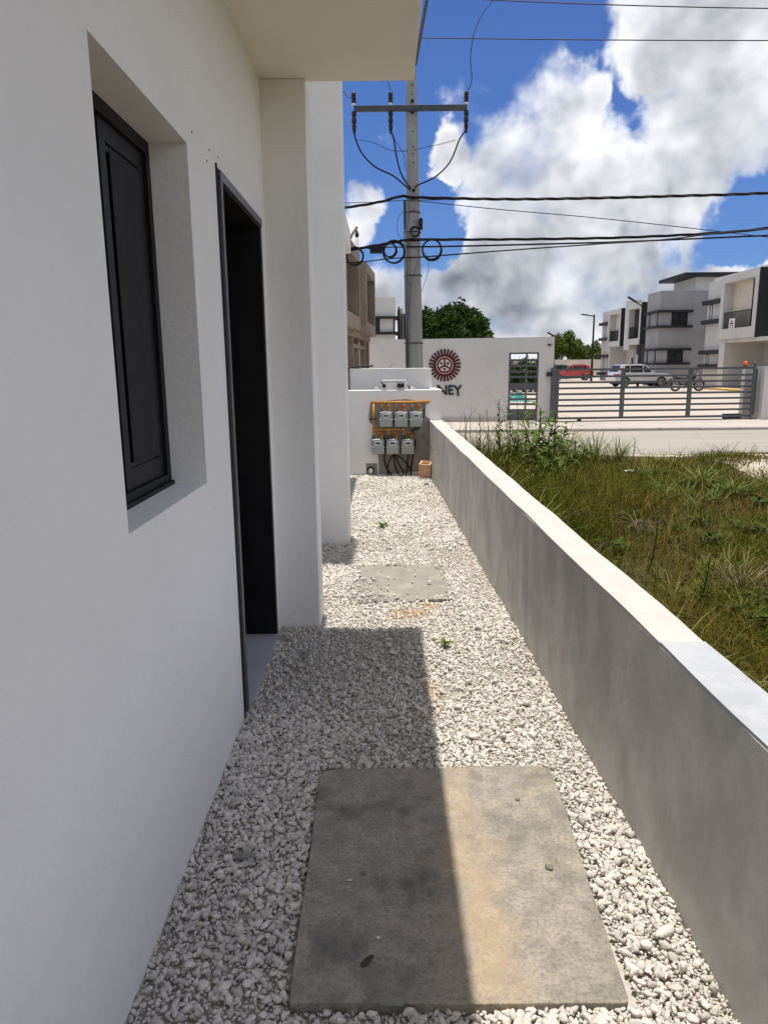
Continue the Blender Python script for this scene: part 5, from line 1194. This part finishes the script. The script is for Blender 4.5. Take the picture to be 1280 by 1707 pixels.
# ================================================================== LOT VEGETATION
def lot_points(n, y0, y1, pw=1.0):
    """random points inside the lot, denser near"""
    y = y0+(y1-y0)*rng.random(n)**pw; xmin = wallx(y)+wth(y)+.03; xmax = np.clip(.62*y+1.4, 3.0, 9.5); x = xmin+(xmax-xmin)*rng.random(n); return x, y
def density(x, y):
    d = .55+.45*vnoise(x, y, 1.1, 5)+.25*vnoise(x, y, 3.3, 2)
    edge = np.clip((13.0-y+.4*np.sin(x*2.3))*1.6, 0, 1)
    bare = np.clip(1-((x-6.5)/1.6)**2-((y-11.2)/1.7)**2, 0, 1)
    return np.clip(d, .06, 1)*edge*(1-bare*.92)
def hmap(x, y):
    left = np.clip((3.6-x)/1.8, 0, 1)*np.clip((y-5.5)/3.5, 0, 1)
    near = np.clip((x-wallx(y)-.2)/.35, 0, 1)
    return (.085+.055*vnoise(x, y, .9, 3)+.26*left)*(.6+.4*near)
def blades(x, y, h, w, mt_name, mt, lean=.45):
    n = len(x); a = rng.random(n)*6.283; ln = lean*rng.random(n)**.7; dx, dy = np.cos(a)*ln, np.sin(a)*ln; sx, sy = -np.sin(a+rng.normal(0, .6, n)), np.cos(a)
    z0 = np.full(n, GZ-.005); b = np.stack([x, y, z0], 1); s_ = np.stack([sx, sy, 0*sx], 1)*w[:, None]*.5
    mid = b+np.stack([dx*h*.35, dy*h*.35, h*.58], 1); tip = b+np.stack([dx*h*1.15, dy*h*1.15, h*(1-.25*ln)], 1)
    V = np.stack([b-s_, b+s_, mid+s_*.8, mid-s_*.8, tip], 1).reshape(-1, 3); o = (np.arange(n)*5)[:, None]
    F = np.concatenate([o+np.array([0, 1, 2]), o+np.array([0, 2, 3]), o+np.array([3, 2, 4])]); return V, F
x, y = lot_points(165000, -.9, 13.3, .95); k = rng.random(len(x)) < density(x, y); x, y = x[k], y[k]
h = hmap(x, y)*np.exp(rng.normal(0, .38, len(x)))+.02; h = h*np.where(rng.random(len(x)) < .05, 2.4, 1.0); w = np.clip(.0032+.0011*y/2, .0032, .012)*rng.uniform(.7, 1.3, len(x))
V, F = blades(x, y, h, w, 'g', M_grass, 1.5)
tag(raw('grass', V, F, M_grass), 'rough olive and straw coloured grass covering the vacant lot', 'grass', kind='stuff')
x, y = lot_points(135000, -.9, 13.2, .95); k = rng.random(len(x)) < density(x, y)*.9+.05; x, y = x[k], y[k]; n = len(x)
z = GZ+hmap(x, y)*rng.random(n)**1.5*.9+.006; c = np.stack([x, y, z], 1); a = rng.normal(size=(n, 3)); a[:, 2] *= .35; a /= np.linalg.norm(a, axis=1, keepdims=True)
b = np.cross(a, rng.normal(0, .4, (n, 3))+np.array([0, 0, 1])); b /= np.linalg.norm(b, axis=1, keepdims=True); s_ = (.0065+.0013*np.maximum(y, .5))*rng.uniform(.6, 1.4, n); s_ = s_[:, None]
V = np.stack([c-a*s_, c+b*s_*.55, c+a*s_, c-b*s_*.55], 1).reshape(-1, 3)
tag(raw('ground_cover', V, np.arange(4*n).reshape(-1, 4), M_cover), 'low leafy ground cover growing among the lot grass', 'ground cover', kind='stuff')

def tussock(px, py, z, n, L_, w, mt, lab, spread=1.0, cat='grass tuft', droop=1.1, flat=.9, grp=None):
    p = P(px, py, Z=GZ); mb = MB()
    for k in range(n):
        a = random.random()*6.283; up_ = random.uniform(flat*.6, 2.2)
        leafblade(mb, p+Vector((random.uniform(-.05, .05)*spread, random.uniform(-.05, .05)*spread, 0)), (math.cos(a)*spread, math.sin(a)*spread, up_), L_*random.uniform(.55, 1.1), w*random.uniform(.7, 1.2), droop*random.uniform(.5, 1.3), 5)
    t = thing('grass_tuft', p, lab, cat, grp); mesh('blades', mb, mt, t, fix=False); mesh('root_crown', MB().lathe(p-Vector((0,0,.02)), (0,0,1), [(0,.035),(.03,.03),(.05,.012)], 8), M_root, t)
tussock(1232, 990, 0, 110, .42, .006, M_dry, 'big dry straw coloured grass tuft in the open lot')
tussock(1168, 815, 0, 90, .55, .014, M_tuss, 'large bright green grass tuft before the sandy patch', droop=1.4)
tussock(1225, 830, 0, 60, .5, .014, M_tuss, 'green grass tuft beside the largest bright tuft', droop=1.5)
tussock(1078, 800, 0, 60, .45, .012, M_tuss, 'medium green grass tuft in the middle of the lot')
tussock(990, 775, 0, 90, .75, .012, M_tuss, 'tall upright green grass tuft near the leafy shrub', droop=.7, flat=1.6)
tussock(940, 775, 0, 80, .8, .014, M_tuss, 'tallest green grass tuft directly by the leafy shrub', droop=.8, flat=1.6)
tussock(1030, 770, 0, 60, .6, .011, M_tuss, 'upright green grass tuft toward the road edge', droop=.7, flat=1.5)
def wallside(Yv, dx): v = Vector((wallx(Yv)+wth(Yv)+dx, Yv, GZ)); return v
def strap(Yv, dx, n, L_, w, lab):
    p = wallside(Yv, dx); mb = MB()
    for k in range(n):
        a = random.uniform(-1.4, 1.7); leafblade(mb, p+Vector((random.uniform(-.04, .08), random.uniform(-.12, .12), 0)), (math.cos(a)*.8, math.sin(a)*.8, random.uniform(.9, 2.4)), L_*random.uniform(.6, 1.1), w, random.uniform(.7, 1.5), 6)
    t = thing('strap_plant', p, lab, 'plant'); mesh('blades', mb, M_tuss, t, fix=False); mesh('root_crown', MB().lathe(p-Vector((0,0,.02)), (0,0,1), [(0,.04),(.03,.035),(.05,.012)], 8), M_root, t)
strap(7.4, .16, 46, .85, .022, 'arching strap leaved plant against the low wall, nearer the meters')
strap(5.75, .16, 46, .85, .020, 'arching strap leaved plant against the low wall by the white rubble')
strap(4.6, .14, 16, .75, .012, 'sparse strap leaved plant against the middle of the low wall')
strap(3.0, .12, 9, .75, .010, 'few thin arching blades beside the low wall near the coping joint')

# small tufts and broad-leaved rosettes dotted through the lot
def small_tuft(seed):
    random.seed(seed); t = thing('small_tuft', (0, 0, 0), 'small green grass tuft growing among the lot grass', 'grass tuft', 'small grass tufts in the lot'); mb = MB()
    for k in range(34):
        a = random.random()*6.283; leafblade(mb, (random.uniform(-.04, .04), random.uniform(-.04, .04), -.01), (math.cos(a), math.sin(a), random.uniform(.7, 2.4)), random.uniform(.14, .34), random.uniform(.005, .010), random.uniform(.5, 1.5), 4)
    mesh('blades', mb, M_tuss, t, fix=False); return t
def rosette(seed):
    random.seed(seed); t = thing('broad_leaf_weed', (0, 0, 0), 'low broad leaved weed growing among the lot grass', 'weed', 'broad leaved weeds in the lot'); mb = MB()
    for k in range(22):
        a = k*2.4; z = random.uniform(0, .10); leafblade(mb, (math.cos(a)*.02, math.sin(a)*.02, z), (math.cos(a), math.sin(a), random.uniform(.3, 1.2)), random.uniform(.07, .15), random.uniform(.03, .055), random.uniform(.6, 1.4), 4)
    mesh('leaves', mb, M_weedlow, t, fix=False); return t
def sprinkle(make, n, ymin, ymax, pw):
    protos = [make(11), make(12), make(13)]; used = 0; rr = random.Random(5+n)
    while used < n:
        y = ymin+(ymax-ymin)*rr.random()**pw; xm = wallx(y)+wth(y)+.15; x = xm+(min(.56*y+1.0, 6.8)-xm)*rr.random()
        if x > 4.8 and 9.5 < y: continue
        o = protos[used] if used < 3 else copy_tree(protos[used % 3]); k = rr.uniform(.7, 1.3)
        o.location = (x, y, GZ); o.rotation_euler = (0, 0, rr.random()*6.28); o.scale = (k, k, k); used += 1
sprinkle(small_tuft, 46, 2.2, 12.6, .8); sprinkle(rosette, 60, 2.0, 11.5, .9)
random.seed(21)

# tall weeds
def weed(px, Yd, ytop, mt, lab, n=20, lw_=.03, L_=.14, droop=.5, lean=0.0, name='tall_weed'):
    b = P(px, 700, Y=Yd); top = P(px+lean, ytop, Y=Yd); b = Vector((b.x, Yd, GZ)); t = thing(name, b, lab, 'weed')
    mesh('stem', MB().tube(spline([b-Vector((0,0,.02)), b.lerp(top, .5)+Vector((.02, 0, 0)), top], 5), .005, 5, True, [.008-.0005*i for i in range(11)]), M_weeddark, t)
    mb = MB()
    for k in range(n):
        f = .25+.75*k/n; p = b.lerp(top, f); a = k*2.4; leafblade(mb, p, (math.cos(a), math.sin(a), .9), L_*(1.15-f*.7)*random.uniform(.8, 1.2), lw_*(1.2-f*.6), droop)
    mesh('leaves', mb, mt, t, fix=False)
weed(831, 11.4, 665, M_weeddark, 'tall dark seeding weed standing before the pedestrian gate side of the wall', 40, .03, .12)
weed(845, 11.9, 676, M_weeddark, 'slender dark weed next to the tallest dark weed', 26, .02, .10)
weed(799, 10.9, 688, M_weeddark, 'dark drooping weed beside the end of the low wall', 26, .025, .12, 1.2)
weed(775, 11.2, 690, M_weeddark, 'short dark weed closest to the meter wall corner', 22, .02, .10, 1.0)
weed(812, 11.3, 684, M_dry, 'thin dry grass stalk between the dark weeds', 8, .008, .12, .6)
weed(862, 12.1, 668, M_weeddark, 'straight dark bare stem rising before the pedestrian gate', 8, .015, .08)
weed(1057, 12.2, 728, M_tuss, 'upright grass stalk at the road edge', 7, .012, .30, .5)
weed(1096, 5.6, 862, M_weeddark, 'short dark stalk standing alone in the open lot', 9, .012, .08)
weed(1183, 4.6, 925, M_weed, 'upright dark green weed next to the dry straw tuft', 26, .018, .12, .4)

# leafy shrub with long drooping leaflets
def leafy(px, Yd, ytop, lab, nst=5, sc=1.0, mt=M_weed):
    b = P(px, 700, Y=Yd); b = Vector((b.x, Yd, GZ)); ztop = P(px, ytop, Y=Yd).z-GZ; t = thing('leafy_shrub', b, lab, 'shrub'); st_, lf = MB(), MB()
    for k in range(nst):
        a = k*2.4+.5; e_ = b+Vector((math.cos(a)*.26*sc*(k > 0), math.sin(a)*.22*sc*(k > 0), ztop*(1-.10*k))); st_.tube(spline([b-Vector((0,0,.02)), b.lerp(e_, .5), e_], 4), .008, 5)
        for j in range(15):
            f = .22+.78*j/14; p = b.lerp(e_, f); a2 = j*2.4+k*1.1; d_ = Vector((math.cos(a2), math.sin(a2), random.uniform(.1, .7)))
            q = p+d_*.07*sc; st_.tube([p, q], .003, 4)
            leafblade(lf, q, d_, random.uniform(.22, .36)*sc*(1.15-.35*f), random.uniform(.05, .08)*sc, random.uniform(.9, 1.7), 5)
    mesh('stems', st_, M_weeddark, t); mesh('leaves', lf, mt, t, fix=False)
leafy(900, 11.3, 680, 'tall bright leafy shrub in front of the pedestrian gate', 6, 1.15)
leafy(925, 11.6, 690, 'leafy green shrub beside the gate catch post', 4, 1.0)
leafy(878, 10.6, 715, 'lower leafy green shrub between dark weeds and white rubble', 4, .9)
leafy(850, 10.4, 702, 'small leafy shrub beside the tall dark weeds', 3, .8)
leafy(960, 10.8, 735, 'low bushy green shrub in front of the tall grass tufts', 5, .8)
leafy(920, 9.6, 752, 'low bushy shrub just beyond the white rubble', 5, .8)

# white rubble against the wall
rub = [(812,757,.08),(820,762,.10),(828,768,.07),(838,775,.06),(846,779,.07),(872,774,.07),(878,782,.09),(884,788,.06),(853,784,.05),(835,760,.05)]
for (px, py, r) in rub:
    p = P(px, py, Z=.12); V, F = pa[random.randrange(len(pa))], Fa
    o = raw('white_rubble', V*r*np.array([1, 1, .8]), F, M_rubble); o.location = (p.x, p.y, .06); o.rotation_euler = (random.random(), random.random(), random.random()*6)
    tag(o, 'lump of white rubble heaped in weeds beside the low wall', 'rubble', 'white rubble by the low wall')
    # soil mound keeps each lump on the ground
mnd = MB().lathe((P(845,772,Z=.1).x, P(845,772,Z=.1).y, GZ-.02), (0, 0, 1), [(0, .75), (.06, .6), (.10, .35), (.125, .05)], 18)
struct('soil_mound', mnd, M_ground, smooth=True)
p = P(1050, 790, Z=GZ); o = raw('white_litter', pa[3]*.07*np.array([1.4, 1, .5]), Fa, M_rubble); o.location = (p.x, p.y, GZ+.05); tag(o, 'scrap of white litter lying in the open lot grass', 'litter')
p = P(1062, 890, Z=GZ)
rc = thing('root_clump', p, 'dark dead root clump lying in the open lot', 'root clump')
mesh('clump', MB().lathe(p-Vector((0,0,.03)), (0,0,1), [(0,.16),(.06,.15),(.12,.10),(.17,.04)], 9), M_root, rc)
rmb = MB()
for k in range(16):
    a = random.random()*6.28; rmb.tube(spline([p+Vector((0,0,.06)), p+Vector((math.cos(a)*.15, math.sin(a)*.12, random.uniform(.1,.22))), p+Vector((math.cos(a)*.28, math.sin(a)*.22, random.uniform(-.02,.16)))], 3), .006, 4)
mesh('twigs', rmb, M_dry, rc)

# hedge and tarp seen through the pedestrian gate
hx = P(873, 620, Y=44).x
tree('hedge_shrub', (hx, 44, 0), [(hx-1.2, 44, .9, 1.0, .8, .95), (hx, 44.2, 1.0, 1.1, .8, 1.05), (hx+1.0, 44, .95, .9, .8, 1.0)], 5000, .1, M_leafdark, 'dark hedge shrub seen through the pedestrian gate', .06, cat='shrub')
tp = P(862, 668, Z=0)
tmb = MB(); nx = 9; vs = []
for i in range(nx):
    for j in range(nx):
        u, v = i/(nx-1)-.5, j/(nx-1)-.5; e = max(0, 1-(abs(u)*2)**2)*max(0, 1-(abs(v)*2)**2); vs.append((tp.x+u*1.1, tp.y+v*1.3, -.008+.42*e*(.75+.35*math.sin(i*2.1+j*1.3))))
tmb.add(vs, [(i*nx+j, (i+1)*nx+j, (i+1)*nx+j+1, i*nx+j+1) for i in range(nx-1) for j in range(nx-1)])
tag(mesh('tarpaulin', tmb, mat('teal_tarpaulin', (.03, .25, .20), (.02, .18, .15), rough=.5, scale=6), fix=False), 'crumpled teal tarpaulin heap on the parking area behind the pedestrian gate', 'tarpaulin')
